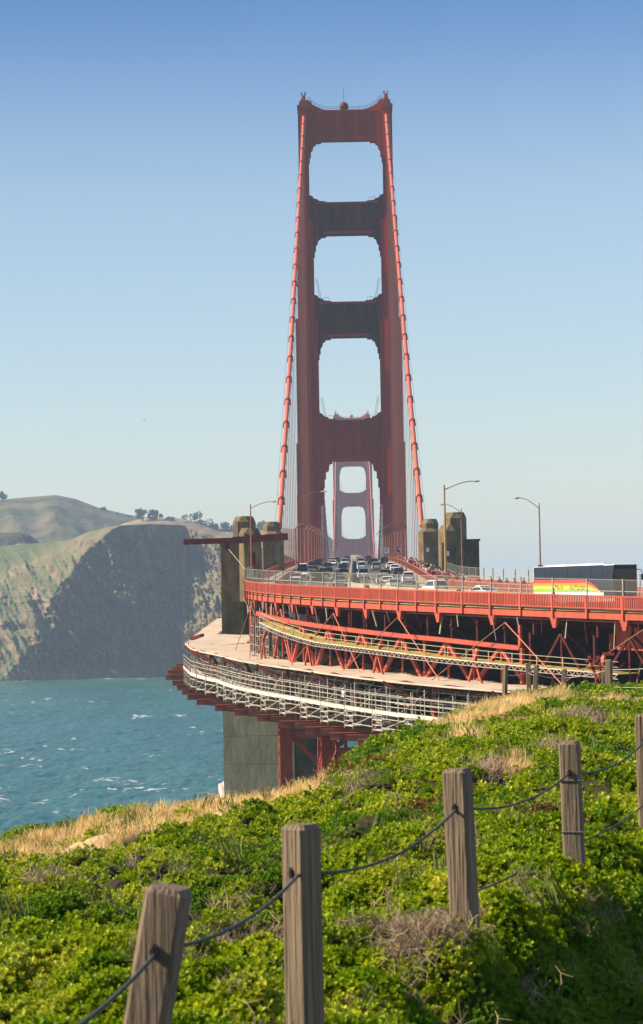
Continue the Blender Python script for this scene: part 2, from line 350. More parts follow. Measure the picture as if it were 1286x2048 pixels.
def hill_mat(name, grass, dry, rock, sc=0.012, rockiness=0.5, slope=(0.45, 0.7)):
    m = bpy.data.materials.new(name); m.use_nodes = True; n = m.node_tree.nodes; l = m.node_tree.links; b = n['Principled BSDF']
    g = n.new('ShaderNodeNewGeometry')
    t1 = n.new('ShaderNodeTexNoise'); t1.inputs['Scale'].default_value = sc; t1.inputs['Detail'].default_value = 8; t1.inputs['Roughness'].default_value = 0.7
    mp = n.new('ShaderNodeMapping'); mp.inputs['Rotation'].default_value = (0, R(38), 0); mp.inputs['Scale'].default_value = (0.35, 1, 1.3)
    l.new(g.outputs['Position'], mp.inputs[0]); l.new(mp.outputs[0], t1.inputs[0])
    r1 = n.new('ShaderNodeValToRGB'); r1.color_ramp.elements[0].color = (*grass, 1); r1.color_ramp.elements[0].position = 0.46
    r1.color_ramp.elements[1].color = (*dry, 1); r1.color_ramp.elements[1].position = 0.70; l.new(t1.outputs[0], r1.inputs[0])
    t2 = n.new('ShaderNodeTexNoise'); t2.inputs['Scale'].default_value = sc * 5; t2.inputs['Detail'].default_value = 8; l.new(g.outputs['Position'], t2.inputs[0])
    r2 = n.new('ShaderNodeValToRGB'); r2.color_ramp.elements[0].color = (*[c * .5 for c in rock], 1); r2.color_ramp.elements[0].position = .38
    r2.color_ramp.elements[1].color = (*[min(1, c * 1.6) for c in rock], 1); r2.color_ramp.elements[1].position = .7; l.new(t2.outputs[0], r2.inputs[0])
    sx = n.new('ShaderNodeSeparateXYZ'); l.new(g.outputs['Normal'], sx.inputs[0])
    mr = n.new('ShaderNodeMapRange'); mr.inputs[1].default_value = slope[0]; mr.inputs[2].default_value = slope[1]; mr.inputs[3].default_value = 1; mr.inputs[4].default_value = 0
    ad = n.new('ShaderNodeMath'); ad.operation = 'ADD'
    mm = n.new('ShaderNodeMath'); mm.operation = 'MULTIPLY_ADD'; mm.inputs[1].default_value = 1.0; mm.inputs[2].default_value = -0.46
    l.new(t2.outputs[0], mm.inputs[0]); l.new(sx.outputs[2], ad.inputs[0]); l.new(mm.outputs[0], ad.inputs[1]); l.new(ad.outputs[0], mr.inputs[0])
    mx = n.new('ShaderNodeMix'); mx.data_type = 'RGBA'; l.new(mr.outputs[0], mx.inputs[0]); l.new(r1.outputs[0], mx.inputs[6]); l.new(r2.outputs[0], mx.inputs[7])
    l.new(mx.outputs[2], b.inputs['Base Color']); b.inputs['Roughness'].default_value = 0.95; b.inputs['Specular IOR Level'].default_value = 0.1
    bp = n.new('ShaderNodeBump'); bp.inputs['Strength'].default_value = 0.8; bp.inputs['Distance'].default_value = 6
    l.new(t2.outputs[0], bp.inputs['Height']); l.new(bp.outputs[0], b.inputs['Normal'])
    return m
M['head'] = hill_mat('headland_ground', (0.078, 0.102, 0.040), (0.215, 0.165, 0.088), (0.180, 0.128, 0.082))
M['hill'] = hill_mat('far_hill_ground', (0.06, 0.07, 0.035), (0.20, 0.15, 0.09), (0.10, 0.085, 0.06), 0.014, slope=(0.2, 0.4))
M['cut'] = hill_mat('cut_bank_ground', (0.05, 0.045, 0.03), (0.10, 0.08, 0.055), (0.05, 0.042, 0.034), 0.02)
M['tanhill'] = hill_mat('dry_hill_ground', (0.20, 0.15, 0.09), (0.34, 0.26, 0.165), (0.25, 0.19, 0.13), 0.01, slope=(0.2, 0.4))

def headland():
    pxs = np.linspace(-260, 800, 420); vs = np.linspace(0, 1, 150)
    top = np.interp(pxs, [-260, -50, 0, 80, 140, 170, 215, 240, 300, 360, 400, 425, 460, 560, 660, 720, 800], [1098, 1096, 1092, 1086, 1080, 1066, 1054, 1051, 1048, 1050, 1058, 1068, 1080, 1105, 1150, 1190, 1212])
    spur = np.interp(vs, [0, .05, .26, .52, .68, .84, 1], [-10, 8, 55, 100, 118, 160, 240])
    val = np.interp(vs, [0, .35, .68, 1], [372, 340, 348, 372])
    spur = spur + (fbm(vs * 9, vs * 0 + 2, 4, 5) - .47) * 75 * np.minimum(1, vs * 5) * np.minimum(1, (1 - vs) * 5)
    rows = []
    for j, v in enumerate(vs):
        yb = 2105 + 0 * pxs
        row = []
        a = (pxs - spur[j]) * 0.45                    # metres right of the spur
        w = (val[j] - spur[j]) * 0.45
        D = np.where(a < 0, -a * 0.75, np.where(a < w, a * 0.42, np.maximum(w * 0.42 - (a - w) * 1.7, w * 0.42 - 105)))
        D = D * (.75 + .25 * min(1, v / 0.25))
        depth = np.where(a < 0, 62 - a * .9, 62.0)
        n1 = fbm((pxs + v * 150) * 0.045, v * 4 + 3 + 0 * pxs, 6, 3) - 0.5
        n2 = np.abs(fbm((pxs * 0.9 + v * 160) * 0.020, v * 1.4 + 0 * pxs, 4, 11) - 0.5)
        Y = yb + depth * v ** 1.15 + D + (n1 * 34 + n2 * np.where(a > w, 75, 62)) * min(1, v * 5) * (0.25 + 0.75 * min(1, (1 - v) * 6))
        Y = Y + (np.abs(fbm(pxs * .11 + v * 9, v * 14 + pxs * .02, 5, 61) - .48) * 62 + (fbm(pxs * .4, v * 45 + pxs * .1, 3, 67) - .5) * 15) * min(1, v * 8) * min(1, (1 - v) * 8) * np.where(a < 0, .35, 1)
        for i, px in enumerate(pxs):
            ptop = UP(px, top[i], Y[i]); Z = -1 + (ptop.z + 1) * v
            row.append((UP(px, 1100, Y[i]).x, Y[i], Z))
        rows.append(row)
    last = np.array(rows[-1])
    for k, (dy, dz) in enumerate([(25, -1), (80, -12), (250, -70), (420, -150)]):
        q = last.copy(); q[:, 1] += dy; q[:, 2] = np.maximum(q[:, 2] + dz, -5); rows.append(q.tolist())
    o = sheet('headland', np.array(rows), M['head']); tag(o, 'steep grassy headland with a shaded rocky cliff rising from the strait', kind='structure')
headland()
def ridge_hill(name, label, pts, Yt, Yb, Zb, m, amp=25, px0=-260, px1=800, bulge=0.0):
    pxs = np.linspace(px0, px1, 140); vs = np.linspace(0, 1, 36)
    top = np.interp(pxs, [p[0] for p in pts], [p[1] for p in pts]); rows = []
    for v in vs:
        n1 = fbm(pxs * 0.025 + v * 2, v * 3 + 0 * pxs, 4, 23) - 0.5
        Y = Yb + (Yt - Yb) * v ** 1.1 + n1 * amp * 3 * (0.3 + .7 * min(1, 3 * (1 - v)))
        rows.append([(UP(p, 1100, y).x, y, Zb + (UP(p, t, y).z - Zb) * (1 - (1 - v) ** 1.6)) for p, t, y in zip(pxs, top, Y)])
    last = np.array(rows[-1])
    for dy, dz in [(60, -4), (300, -60), (700, -220)]:
        q = last.copy(); q[:, 1] += dy; q[:, 2] = np.maximum(q[:, 2] + dz, -5); rows.append(q.tolist())
    o = sheet(name, np.array(rows), m); tag(o, label, kind='structure'); return o
ridge_hill('hill', 'rounded far hill with a dry grass crown behind the headland', [(-260, 1010), (-60, 1003), (0, 999), (60, 994), (112, 990), (150, 997), (200, 1016), (260, 1030), (330, 1040), (420, 1055), (520, 1075), (640, 1112), (760, 1152)], 3300, 2700, 60, M['hill'], 40)
ridge_hill('hill', 'dry tan hill behind the towers of the bridge', [(150, 1090), (250, 1046), (300, 1034), (360, 1036), (400, 1044), (440, 1056), (480, 1060), (540, 1052), (600, 1060), (650, 1066), (672, 1084), (690, 1105), (697, 1104), (720, 1104), (728, 1117), (745, 1150), (790, 1170)], 2900, 2520, 40, M['tanhill'], 15)
ridge_hill('hill', 'dark cut bank rising behind the left shoulder of the headland', [(-260, 1050), (-40, 1062), (0, 1066), (40, 1064), (60, 1070), (74, 1086), (110, 1110), (200, 1130)], 2480, 2440, 70, M['cut'], 4, px1=200)

# ================================================================== BRIDGE TOWERS
ZP = lambda y: UP(700, y, TOWER).z
def make_tower():
    t = thing('bridge_tower', 'tall orange suspension bridge tower with stacked portals, nearest of the two', 'bridge tower', (0, TOWER, 0), 'towers of the suspension bridge')
    # leg tiers: z0, z1, inner, outer, half depth
    tiers = [(8, ZP(888), 10.25, 17.9, 8.0), (ZP(888), ZP(640), 10.25, 17.5, 7.0), (ZP(640), ZP(440), 11.25, 16.7, 6.0), (ZP(440), ZP(222), 12.35, 15.65, 5.0)]
    for sx in (-1, 1):
        leg = None
        for k, (z0, z1, xi, xo, hd) in enumerate(tiers):
            w = xo - xi; prof = []
            prof += [(xi, hd * .66), (xi + w * .2, hd * .66), (xi + w * .2, hd * .82), (xi + w * .36, hd * .82), (xi + w * .36, hd)]
            nf = 5 if k < 3 else 3; x = xi + w * .36; fw = w * .64 / (nf + 0.2)
            for q in range(nf):
                a = x + fw * (q + .62); prof += [(a, hd), (a, hd - .4), (a + fw * .36, hd - .4), (a + fw * .36, hd)]
            prof += [(xo, hd)]
            poly = [(sx * p, TOWER - d) for p, d in prof] + [(sx * p, TOWER + d) for p, d in reversed(prof)]
            mb = MB().prism(poly, z0, z1, 'z')
            if leg is None: leg = mb.build('leg', M['tower'], t)
            else: mb.build('leg_tier', M['tower'], leg)
            if k: MB().box(sx * (xi + .2) if sx > 0 else sx * (xo - .8), sx * (xo - .8) if sx > 0 else sx * (xi + .2), TOWER - hd - 1.0, TOWER - hd, z0 - .25, z0 + .25).build('ledge', M['tower'], leg)
        # head of the leg with saddle housing, finial and aircraft light
        h = MB().box(*sorted((sx * 12.0, sx * 15.9)), TOWER - 5.2, TOWER + 5.2, ZP(222), ZP(214)).box(*sorted((sx * 12.6, sx * 15.2)), TOWER - 5, TOWER + 5, ZP(214), ZP(206))
        h.box(*sorted((sx * 13.0, sx * 14.6)), TOWER - 3, TOWER + 3, ZP(206), ZP(199)).build('saddle_housing', M['tower'], t)
        fn = MB().tube([(sx * 13.8, TOWER, ZP(199)), (sx * 13.8, TOWER, ZP(190))], [.75, .55], 8)
        for k in range(6):
            a = k * math.pi / 3; fn.tube([(sx * 13.8 + .5 * math.cos(a), TOWER + .5 * math.sin(a), ZP(191)), (sx * 13.8 + .95 * math.cos(a), TOWER + .95 * math.sin(a), ZP(183))], .13, 4)
        fn.build('finial', M['strut'], t)
    def stair(w, hgt, n, conv):
        return None
    # brackets as (distance from the leg, drop): lower corners of a strut (upper corners of the portal below)
    LO = [(0, 7.3), (0.35, 7.0), (0.35, 5.2), (.75, 5.2), (.75, 3.2), (1.2, 2.9), (1.7, 1.3), (2.3, 1.1), (2.5, .55), (4.2, .45), (4.2, 0)]
    LO4 = [(0, 14.6), (0.9, 14.4), (.9, 9.0), (1.35, 8.8), (1.35, 6.0), (1.8, 5.8), (1.8, 3.6), (2.7, 3.2), (3.1, 0.9), (4.0, .7), (4.0, 0)]
    UPB = [(0, 2.4), (.5, 2.4), (1.3, 1.9), (1.3, 1.5), (3.1, .85), (3.1, .5), (5.6, .3), (5.6, 0)]
    struts = [(222, 282, 12.35, 12.35, LO, True), (406, 470, 12.35, 11.25, LO, False), (605, 675, 11.25, 10.25, LO, False), (841, 922, 10.25, 10.25, LO4, False)]
    for k, (ya, yb, xu, xl, lo, first) in enumerate(struts):
        za, zb = ZP(ya), ZP(yb); xm = max(xu, xl)
        upb = [(0, 3.6), (.8, 3.2), (1.6, 2.0), (3.0, 1.2), (4.6, .5), (6, .1), (7.5, 0)] if first else UPB
        right = [(xu - d, za + h) for d, h in reversed(upb)] + [(xu + .5, za + (3.6 if first else 2.4)), (xl + .5, zb - lo[0][1])] + [(xl - d, zb - h) for d, h in lo]
        poly = right + [(-x, z) for x, z in reversed(right)]
        hd = [2.2, 2.6, 3.0, 3.4][k]
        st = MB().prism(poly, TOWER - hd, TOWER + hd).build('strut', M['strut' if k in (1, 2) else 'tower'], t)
        rb = MB(); nr = 17
        for q in range(nr):
            x = -xl * .86 + 2 * xl * .86 * q / (nr - 1)
            rb.box(x - .28, x + .28, TOWER - hd - .35, TOWER - hd, zb + 1.3, za - .9)
        rb.build('rib', M['strut' if k in (1, 2) else 'tower'], st)['kind'] = 'stuff'
        MB().box(-xl + .8, xl - .8, TOWER - hd - .55, TOWER - hd, za - .7, za - .05).build('cornice', M['tower'], st)
        MB().box(-xl + 3.3, xl - 3.3, TOWER - hd - .55, TOWER - hd, zb + .05, zb + .9).build('cornice', M['tower'], st)
        if k in (1, 2, 3):                                    # maintenance ladder frames beside the legs
            for sx in (-1, 1):
                if k == 1 and sx < 0: continue
                ld = MB(); x0 = sx * (xu - 1.4)
                if k > 1:
                    for dx in (-.25, .35): ld.bar((x0 + dx * sx + .5 * sx, TOWER - 2, za + 7.8), (x0 + dx * sx - .6 * sx, TOWER - 2, za + 1.2), .09, .09)
                    for q in range(9): ld.bar((x0 + sx * (.5 - .14 * q + .35), TOWER - 2, za + 7.4 - q * .72), (x0 + sx * (.5 - .14 * q - .25), TOWER - 2, za + 7.4 - q * .72), .08, .08)
                else:
                    ld.bar((x0, TOWER - 2, za + 1.2), (x0, TOWER - 2, za + 3.0), .09, .09)
                ld.build('ladder', M['strut'], st)['kind'] = 'stuff'; ld = MB()
                ld.bar((x0 - sx * 1.4, TOWER - 2, za + 1.6), (x0 - sx * 3.4, TOWER - 2, za + 1.6), .08, .08)
                for q in range(3): ld.bar((x0 - sx * (1.4 + q), TOWER - 2, za + .3), (x0 - sx * (1.4 + q), TOWER - 2, za + 1.6), .08, .08)
                ld.build('guard_frame', M['strut'], st)
        if first:
            rl = MB()
            prof = [(-xu + d, za + h) for d, h in upb] + [(xu - d, za + h) for d, h in reversed(upb)]
            for hh in (.55, 1.1):
                for (xa, z1), (xb, z2) in zip(prof, prof[1:]): rl.bar((xa, TOWER - 2, z1 + hh), (xb, TOWER - 2, z2 + hh), .08, .08)
            for q in range(21):
                x = -xu + 2 * xu * q / 20; z = np.interp(x, [p[0] for p in prof], [p[1] for p in prof]); rl.bar((x, TOWER - 2, z - .1), (x, TOWER - 2, z + 1.15), .09, .09)
            rl.build('guard_rail', M['strut'], st)
            MB().ball((-.3, TOWER, za + 1.55), 1.55, 16, 10).build('beacon', M['strut'], t, True)
            MB().box(-.9, .3, TOWER - .5, TOWER + .5, za - .02, za + .3).build('beacon_base', M['strut'], t)
            MB().tube([(-.3, TOWER, za + 3), (-.3, TOWER, za + 8.2)], .06, 5).build('antenna', M['strut'], t)
    return t
tower = make_tower()
index_children()
t2 = copy_tree(tower); t2.location.y = TOWER2; t2.location.z = -8.0
M['faded'] = mat('faded_tower_paint', (0.62, 0.13, 0.11), 0.7, var=0.5, scale=0.3, stretch=(1, 1, .12), var_col=(0.45, 0.09, 0.08), spec=0.1)  # same tower paint, lightened to carry haze and sun on the far tower
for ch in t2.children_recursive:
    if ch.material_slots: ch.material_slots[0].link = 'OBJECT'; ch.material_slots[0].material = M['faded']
tag(t2, 'distant hazy twin tower seen through the portal of the nearer one', 'bridge tower', 'towers of the suspension bridge')
# pier fenders in the strait
def fender(Y, label):
    poly = [(46 * math.cos(a), Y + 26 * math.sin(a)) for a in np.linspace(0, 2 * math.pi, 48, endpoint=False)]
    inn = [(38 * math.cos(a), Y + 19 * math.sin(a)) for a in np.linspace(0, 2 * math.pi, 48, endpoint=False)]
    t = thing('tower_pier', label, 'pier', (0, Y, 0))
    MB().prism(poly, -4, 4.6, 'z').build('fender_wall', M['fender'], t)
    MB().prism([(x * .97, Y + (y - Y) * .96) for x, y in poly], 4.6, 5.4, 'z').build('fender_cap', M['fender'], t)
    MB().prism([(x * .6, Y + (y - Y) * .75) for x, y in inn], 5.3, 13, 'z').build('pier_base', M['concrete2'], t)
fender(TOWER, 'low pale concrete ring around the foot of the near bridge tower')
fender(TOWER2, 'low pale concrete ring around the foot of the distant bridge tower')

# ------------------------------------------------------------------ cables and suspenders
def cable(sx, side):
    t = thing('main_cable', 'thick orange main cable sweeping down %s of the roadway with hanging ropes' % side, 'bridge cable', (sx * 13.72, TOWER, 0), 'main cables of the suspension bridge')
    X = sx * 13.72; YP, ZPy = 472.0, 79.0
    def zs(Y):
        if Y <= TOWER:
            u = (Y - YP) / (TOWER - YP); return ZPy + (SADDLE - ZPy) * u - 2.5 * 4 * u * (1 - u)
        u = (Y - TOWER) / 1280; return SADDLE - 8 * u - 139 * 4 * u * (1 - u)
    ys = [YP + (TOWER - YP) * i / 23 for i in range(24)]
    MB().tube([(X, y, zs(y)) for y in ys], .46, 10).build('cable', M['cable'], t, True)
    ym = [TOWER + 1280 * i / 84 for i in range(85)]
    MB().tube([(X, y, zs(y)) for y in ym], .46, 8).build('cable', M['cable'], t, True)
    for y in ys[1:-1]:
        d = Vector((0, 1, (zs(y + 1) - zs(y - 1)) / 2)).normalized(); p = Vector((X, y, zs(y)))
        b = MB().tube([p - d * .55, p + d * .55], .68, 10).build('cable_band', M['band'], t)
        MB().bar(p - Vector((0, 0, .9)) - d * .2, p - Vector((0, 0, .5)) + d * .2, 1.5, .25).build('clamp', M['band'], b)
        zr = zroad(Y0 - y) + 1.0
        r = MB()
        for dx in (-.33, .33):
            for dy in (-.2, .2): r.tube([(X + dx, y + dy, zr), (X + dx, y + dy, zs(y) - .4)], .034, 4)
        r.build('suspender_rope', M['rope'], t)
    for hx in (-.75, .75):
        MB().tube([(X + hx, y, zs(y) + 1.3) for y in ys], .035, 4).build('hand_rope', M['rope'], t)
    r = MB(); b = MB()
    for y in ym[1:-1]:
        zr = zroad(Y0 - y) + 1
        if zs(y) - zr > 2:
            for dx in (-.33, .33): r.tube([(X + dx, y, zr), (X + dx, y, zs(y) - .4)], .06, 3)
        b.tube([(X, y - .55, zs(y - .55)), (X, y + .55, zs(y + .55))], .68, 6)
    r.build('suspender_rope', M['rope'], t)['kind'] = 'stuff'; b.build('cable_band', M['band'], t)['kind'] = 'stuff'
cable(-1, 'left'); cable(1, 'right')

# ================================================================== PYLONS
def octa(x0, x1, y0, y1, c):
    return [(x0 + c, y0), (x1 - c, y0), (x1, y0 + c), (x1, y1 - c), (x1 - c, y1), (x0 + c, y1), (x0, y1 - c), (x0, y0 + c)]
def oct_block(mb, x0, x1, y0, y1, z0, z1, c=.8, top=.9):
    if x0 > x1: x0, x1 = x1, x0
    a = octa(x0, x1, y0, y1, c); mb.prism(a, z0, z1, 'z')
    i = .35; b = octa(x0 + i, x1 - i, y0 + i, y1 - i, c + .25)
    mb.loft([[(x, y, z1) for x, y in a], [(x, y, z1 + top) for x, y in b]])
def pylon(sx, near, label):
    Y = 375.0 if near else 472.0
    t = thing('concrete_pylon', label, 'pylon', (sx * 16.5, Y, 0), 'concrete pylons at the end of the bridge')
    zr = zroad(Y0 - Y)
    if near:
        low, mid, tall = UP(940, 1082, 370).z, UP(905, 1062, 366).z, UP(922, 1038, 380).z
        if sx < 0: low, mid, tall = UP(478, 1090, 370).z, UP(508, 1068, 366).z, UP(494, 1046, 380).z
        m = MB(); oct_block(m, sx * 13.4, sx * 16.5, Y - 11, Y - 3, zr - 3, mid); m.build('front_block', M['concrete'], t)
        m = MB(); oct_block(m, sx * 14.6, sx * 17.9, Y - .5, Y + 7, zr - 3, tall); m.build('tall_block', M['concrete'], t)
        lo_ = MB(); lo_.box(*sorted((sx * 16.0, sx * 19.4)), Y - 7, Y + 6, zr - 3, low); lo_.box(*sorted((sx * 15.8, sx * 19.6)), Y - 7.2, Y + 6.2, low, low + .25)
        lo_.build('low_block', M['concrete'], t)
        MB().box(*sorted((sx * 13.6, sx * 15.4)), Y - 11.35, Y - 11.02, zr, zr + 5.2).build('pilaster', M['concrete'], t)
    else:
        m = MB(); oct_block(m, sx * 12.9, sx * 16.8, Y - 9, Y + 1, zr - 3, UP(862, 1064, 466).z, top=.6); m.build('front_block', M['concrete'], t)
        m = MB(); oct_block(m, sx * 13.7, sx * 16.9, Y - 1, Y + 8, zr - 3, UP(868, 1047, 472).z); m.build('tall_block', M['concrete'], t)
        MB().box(*sorted((sx * 14.9, sx * 16.6)), Y - 9.4, Y - 9.05, zr, zr + 6.0).build('pilaster', M['concrete'], t)
    # shaft below the deck, poured in lifts with recessed joints
    z = zr - 3.0; k = 0
    while z > -2:
        z1 = max(-3, z - (4.2 if k else 3.4)); w0, w1 = (16.0, 19.45) if z > 58.5 else (9.0, 19.5)
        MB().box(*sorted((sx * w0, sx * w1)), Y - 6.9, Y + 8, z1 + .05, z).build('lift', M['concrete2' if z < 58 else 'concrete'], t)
        if z < 58.5: MB().box(*sorted((sx * 5.4, sx * 8.98)), Y - 1, Y + 8, z1 + .05, z).build('lift', M['concrete'], t)
        z = z1; k += 1
    MB().box(*sorted((sx * 9.1, sx * 19.35)), Y - 6.78, Y + 7.9, -3, 58).build('shaft_core', M['concrete'], t)
    MB().box(*sorted((sx * 5.5, sx * 8.9)), Y - .9, Y + 7.9, -3, 58).build('shaft_core', M['concrete'], t)
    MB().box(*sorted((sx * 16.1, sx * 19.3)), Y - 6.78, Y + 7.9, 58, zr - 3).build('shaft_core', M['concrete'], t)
    if sx > 0:
        MB().box(sx * 14.2, sx * 14.75, Y - (11.5 if near else 9.5), Y - (11.37 if near else 9.42), zr + 3.2, zr + 3.9).build('notice_plate', M['white'], t)
    return t
pylon(-1, True, 'near stepped concrete pylon west of the roadway with the steel beam across it')
pylon(-1, False, 'far concrete pylon west of the roadway where the left cable ends')
pylon(1, True, 'near stepped concrete pylon by the crowded east sidewalk')
pylon(1, False, 'far concrete pylon behind the crowd where the right cable ends')

# ================================================================== ROAD, SIDEWALKS
SS = [-1900, -1775] + [-(TOWER - Y0) - 1280 * i / 20 for i in range(19, -1, -1)] + list(np.arange(-480, 0, 20.0)) + list(np.arange(0, 170, 2.5))
def strip(name, o0, o1, dz, m, s0=-1900, s1=170, thick=None):
    ss = [s for s in SS if s0 <= s <= s1]
    if thick is None:
        P = np.array([[tuple(PT(s, o0, dz)) for s in ss], [tuple(PT(s, o1, dz)) for s in ss]])
        return sheet(name, P, m, smooth=False)
    mb = MB(); mb.loft([[tuple(PT(s, o0, dz - thick)), tuple(PT(s, o1, dz - thick)), tuple(PT(s, o1, dz)), tuple(PT(s, o0, dz))] for s in ss])
    return mb.build(name, m)
tag(strip('road', -9.45, 9.45, 0, M['asphalt'], thick=.35), 'six lane bridge roadway curving towards the viewer', kind='structure')
tag(strip('pavement', -13.3, -9.46, .15, M['walk'], thick=.2), 'west sidewalk of the bridge', kind='structure')
tag(strip('pavement', 9.46, 13.75, .15, M['walk'], thick=.5), 'east sidewalk of the bridge', kind='structure')
mk = MB()
for o_ in (-6.3, -3.15, 3.15, 6.3):
    s = -480.0
    while s < 160:
        a, b = PT(s, o_ - .07, .006), PT(s, o_ + .07, .006); c, d = PT(s + 3, o_ + .07, .006), PT(s + 3, o_ - .07, .006)
        mk.add([a, b, c, d], [(0, 1, 2, 3)]); s += 9
tag(mk.build('lane_markings', M['white_line']), 'dashed white lane lines', kind='structure')

# suspended deck and its stiffening truss
t = thing('bridge_deck', 'orange stiffening truss carrying the roadway between pylons and towers', 'bridge deck', (0, 480, 60))
for sx in (-1, 1):
    for dz, hh in ((-.7, .9), (-8.2, .9)):
        mb = MB(); mb.loft([[tuple(PT(s, sx * 13.0, dz - hh)), tuple(PT(s, sx * 13.7, dz - hh)), tuple(PT(s, sx * 13.7, dz)), tuple(PT(s, sx * 13.0, dz))] for s in SS if -1780 <= s <= -60]); mb.build('chord', M['orange'], t)
    mb = MB(); mv = MB()
    s = -60
    for i in range(120):
        a, b = -60 - i * 7.62, -60 - (i + 1) * 7.62
        mb.bar(PT(a, sx * 13.35, -1.4 if i % 2 else -8.4), PT(b, sx * 13.35, -8.4 if i % 2 else -1.4), .45, .45); mv.bar(PT(a, sx * 13.35, -8.4), PT(a, sx * 13.35, -1.2), .35, .35)
    mb.build('diagonal', M['orange'], t)['kind'] = 'stuff'; mv.build('post', M['orange'], t)['kind'] = 'stuff'
mb = MB()
for i in range(110): mb.bar(PT(-60 - i * 15.24, -13.3, -1.6), PT(-60 - i * 15.24, 13.3, -1.6), .5, 2.0)
mb.build('floor_beam', M['rust'], t)['kind'] = 'stuff'

# moveable median barrier
t = thing('median_barrier', 'pale concrete barrier dividing the two directions of traffic', 'barrier', (0, 400, 68))
for i in range(150):
    a = 100 - i * 7.0
    MB().loft([[tuple(PT(s, -.32, .004)), tuple(PT(s, .32, .004)), tuple(PT(s, .13, .3)), tuple(PT(s, .11, .95)), tuple(PT(s, -.11, .95)), tuple(PT(s, -.13, .3))] for s in (a, a - 6.9)]).build('barrier_segment', M['median'], t)

# ================================================================== RAILINGS
def picket_panel(s0, s1, o, z0, z1, step=.19, w=.105):
    mb = MB(); n = max(2, int((s1 - s0) / step))
    for i in range(1, n):
        s = s0 + (s1 - s0) * i / n; mb.bar(PT(s, o, z0 + .08), PT(s, o, z1 - .08), w, w, upv=(1, 0, 0))
    return mb
def railing(name, label, o, s_list, m, base=.15, h=1.29, down=None, w=.20, step=.19, side=-1):
    t = thing(name, label, 'railing', tuple(PT(s_list[len(s_list) // 2], o)))
    for a, b in zip(s_list, s_list[1:]):
        MB().bar(PT(a, o, (down if down is not None else base)), PT(a, o, base + h), w, w * 1.1, upv=(1, 0, 0)).build('post', m, t)
        p = picket_panel(a, b, o, base, base + h, step).build('picket_panel', m, t); p['kind'] = 'stuff'
        MB().bar(PT(a, o, base + h - .06), PT(b, o, base + h - .06), .16, .13).build('top_rail', m, t)
        MB().bar(PT(a, o, base + .1), PT(b, o, base + .1), .12, .12).build('bottom_rail', m, t)
    return t
sv = [-18.0]
while sv[-1] < 70: sv.append(sv[-1] + 3.2)
while sv[-1] < 130: sv.append(sv[-1] + 3.95)
railing('outer_railing', 'orange picket railing sweeping along the near outer edge of the viaduct', -13.55, sv, M['orange'], down=-.75)
sb = list(np.arange(-495, -60, 7.0))
def far_railing(name, label, o, s_list, m, base=.15, h=1.25):
    t = thing(name, label, 'railing', tuple(PT(s_list[len(s_list) // 2], o)))
    for a, b in zip(s_list, s_list[1:]):
        MB().bar(PT(a, o, base), PT(a, o, base + h), .2, .2, upv=(1, 0, 0)).build('post', m, t)
        mb = MB().bar(PT(a, o, base + h - .05), PT(b, o, base + h - .05), .15, .12).bar(PT(a, o, base + .1), PT(b, o, base + .1), .12, .1)
        n = 14
        for i in range(1, n):
            s = a + (b - a) * i / n; mb.bar(PT(s, o, base + .1), PT(s, o, base + h - .1), .1, .06, upv=(1, 0, 0))
        mb.build('picket_panel', m, t)['kind'] = 'stuff'
far_railing('outer_railing', 'orange railing on the west edge of the suspended deck', -13.78, sb, M['orange'])
far_railing('outer_railing', 'orange railing on the east edge of the suspended deck behind the crowd', 13.78, sb, M['orange'])
si = list(np.arange(-495, 160, 5.0))
far_railing('inner_railing', 'low railing between the traffic and the crowded east sidewalk', 11.0, si, M['brown'], .15, 1.15)
far_railing('inner_railing', 'low railing between the traffic and the west sidewalk', -9.6, list(np.arange(-495, 10, 5.0)), M['brown'], .15, 1.1)
far_railing('outer_railing', 'orange railing on the east edge of the curving approach', 13.78, list(np.arange(-50, 130, 4.0)), M['orange'])

def mesh_mat(name, col, cover):
    m = bpy.data.materials.new(name); m.use_nodes = True; n = m.node_tree.nodes; l = m.node_tree.links
    b = n['Principled BSDF']; b.inputs['Base Color'].default_value = (*col, 1); b.inputs['Roughness'].default_value = .6
    tr = n.new('ShaderNodeBsdfTransparent'); ms = n.new('ShaderNodeMixShader'); ms.inputs[0].default_value = cover
    l.new(tr.outputs[0], ms.inputs[1]); l.new(b.outputs[0], ms.inputs[2]); l.new(ms.outputs[0], n['Material Output'].inputs['Surface']); return m
M['netting'] = mesh_mat('fine_wire_mesh', (0.34, 0.33, 0.26), 0.13)
def safety_fence(name, label, o, s_list, h, base=1.44):
    t = thing(name, label, 'fence', tuple(PT(s_list[len(s_list) // 2], o)))
    for a, b in zip(s_list, s_list[1:]):
        MB().bar(PT(a, o, base), PT(a, o, base + h), .11, .11, upv=(1, 0, 0)).build('post', M['galv'], t)
        MB().add([PT(a, o + .06, base), PT(b, o + .06, base), PT(b, o + .06, base + h - .1), PT(a, o + .06, base + h - .1)], [(0, 1, 2, 3)]).build('mesh_panel', M['netting'], t)
        MB().bar(PT(a, o + .06, base + h - .08), PT(b, o + .06, base + h - .08), .04, .04).build('wire', M['galv'], t)
        MB().bar(PT(a, o + .06, base + .42), PT(b, o + .06, base + .42), .07, .07).build('wire', M['galv'], t)
safety_fence('safety_fence', 'translucent mesh fence with grey posts standing on the near orange railing', -13.45, sv, 1.55)
safety_fence('safety_fence', 'taller mesh fence along the east sidewalk between pylon and bus', 13.9, list(np.arange(-40, 80, 4.4)), 1.5, 1.3)

# ================================================================== VIADUCT STEEL
t = thing('viaduct', 'orange steel approach viaduct with trusses, hanging rods and deep floor beams', 'viaduct', tuple(PT(60, -13)))
VI = t
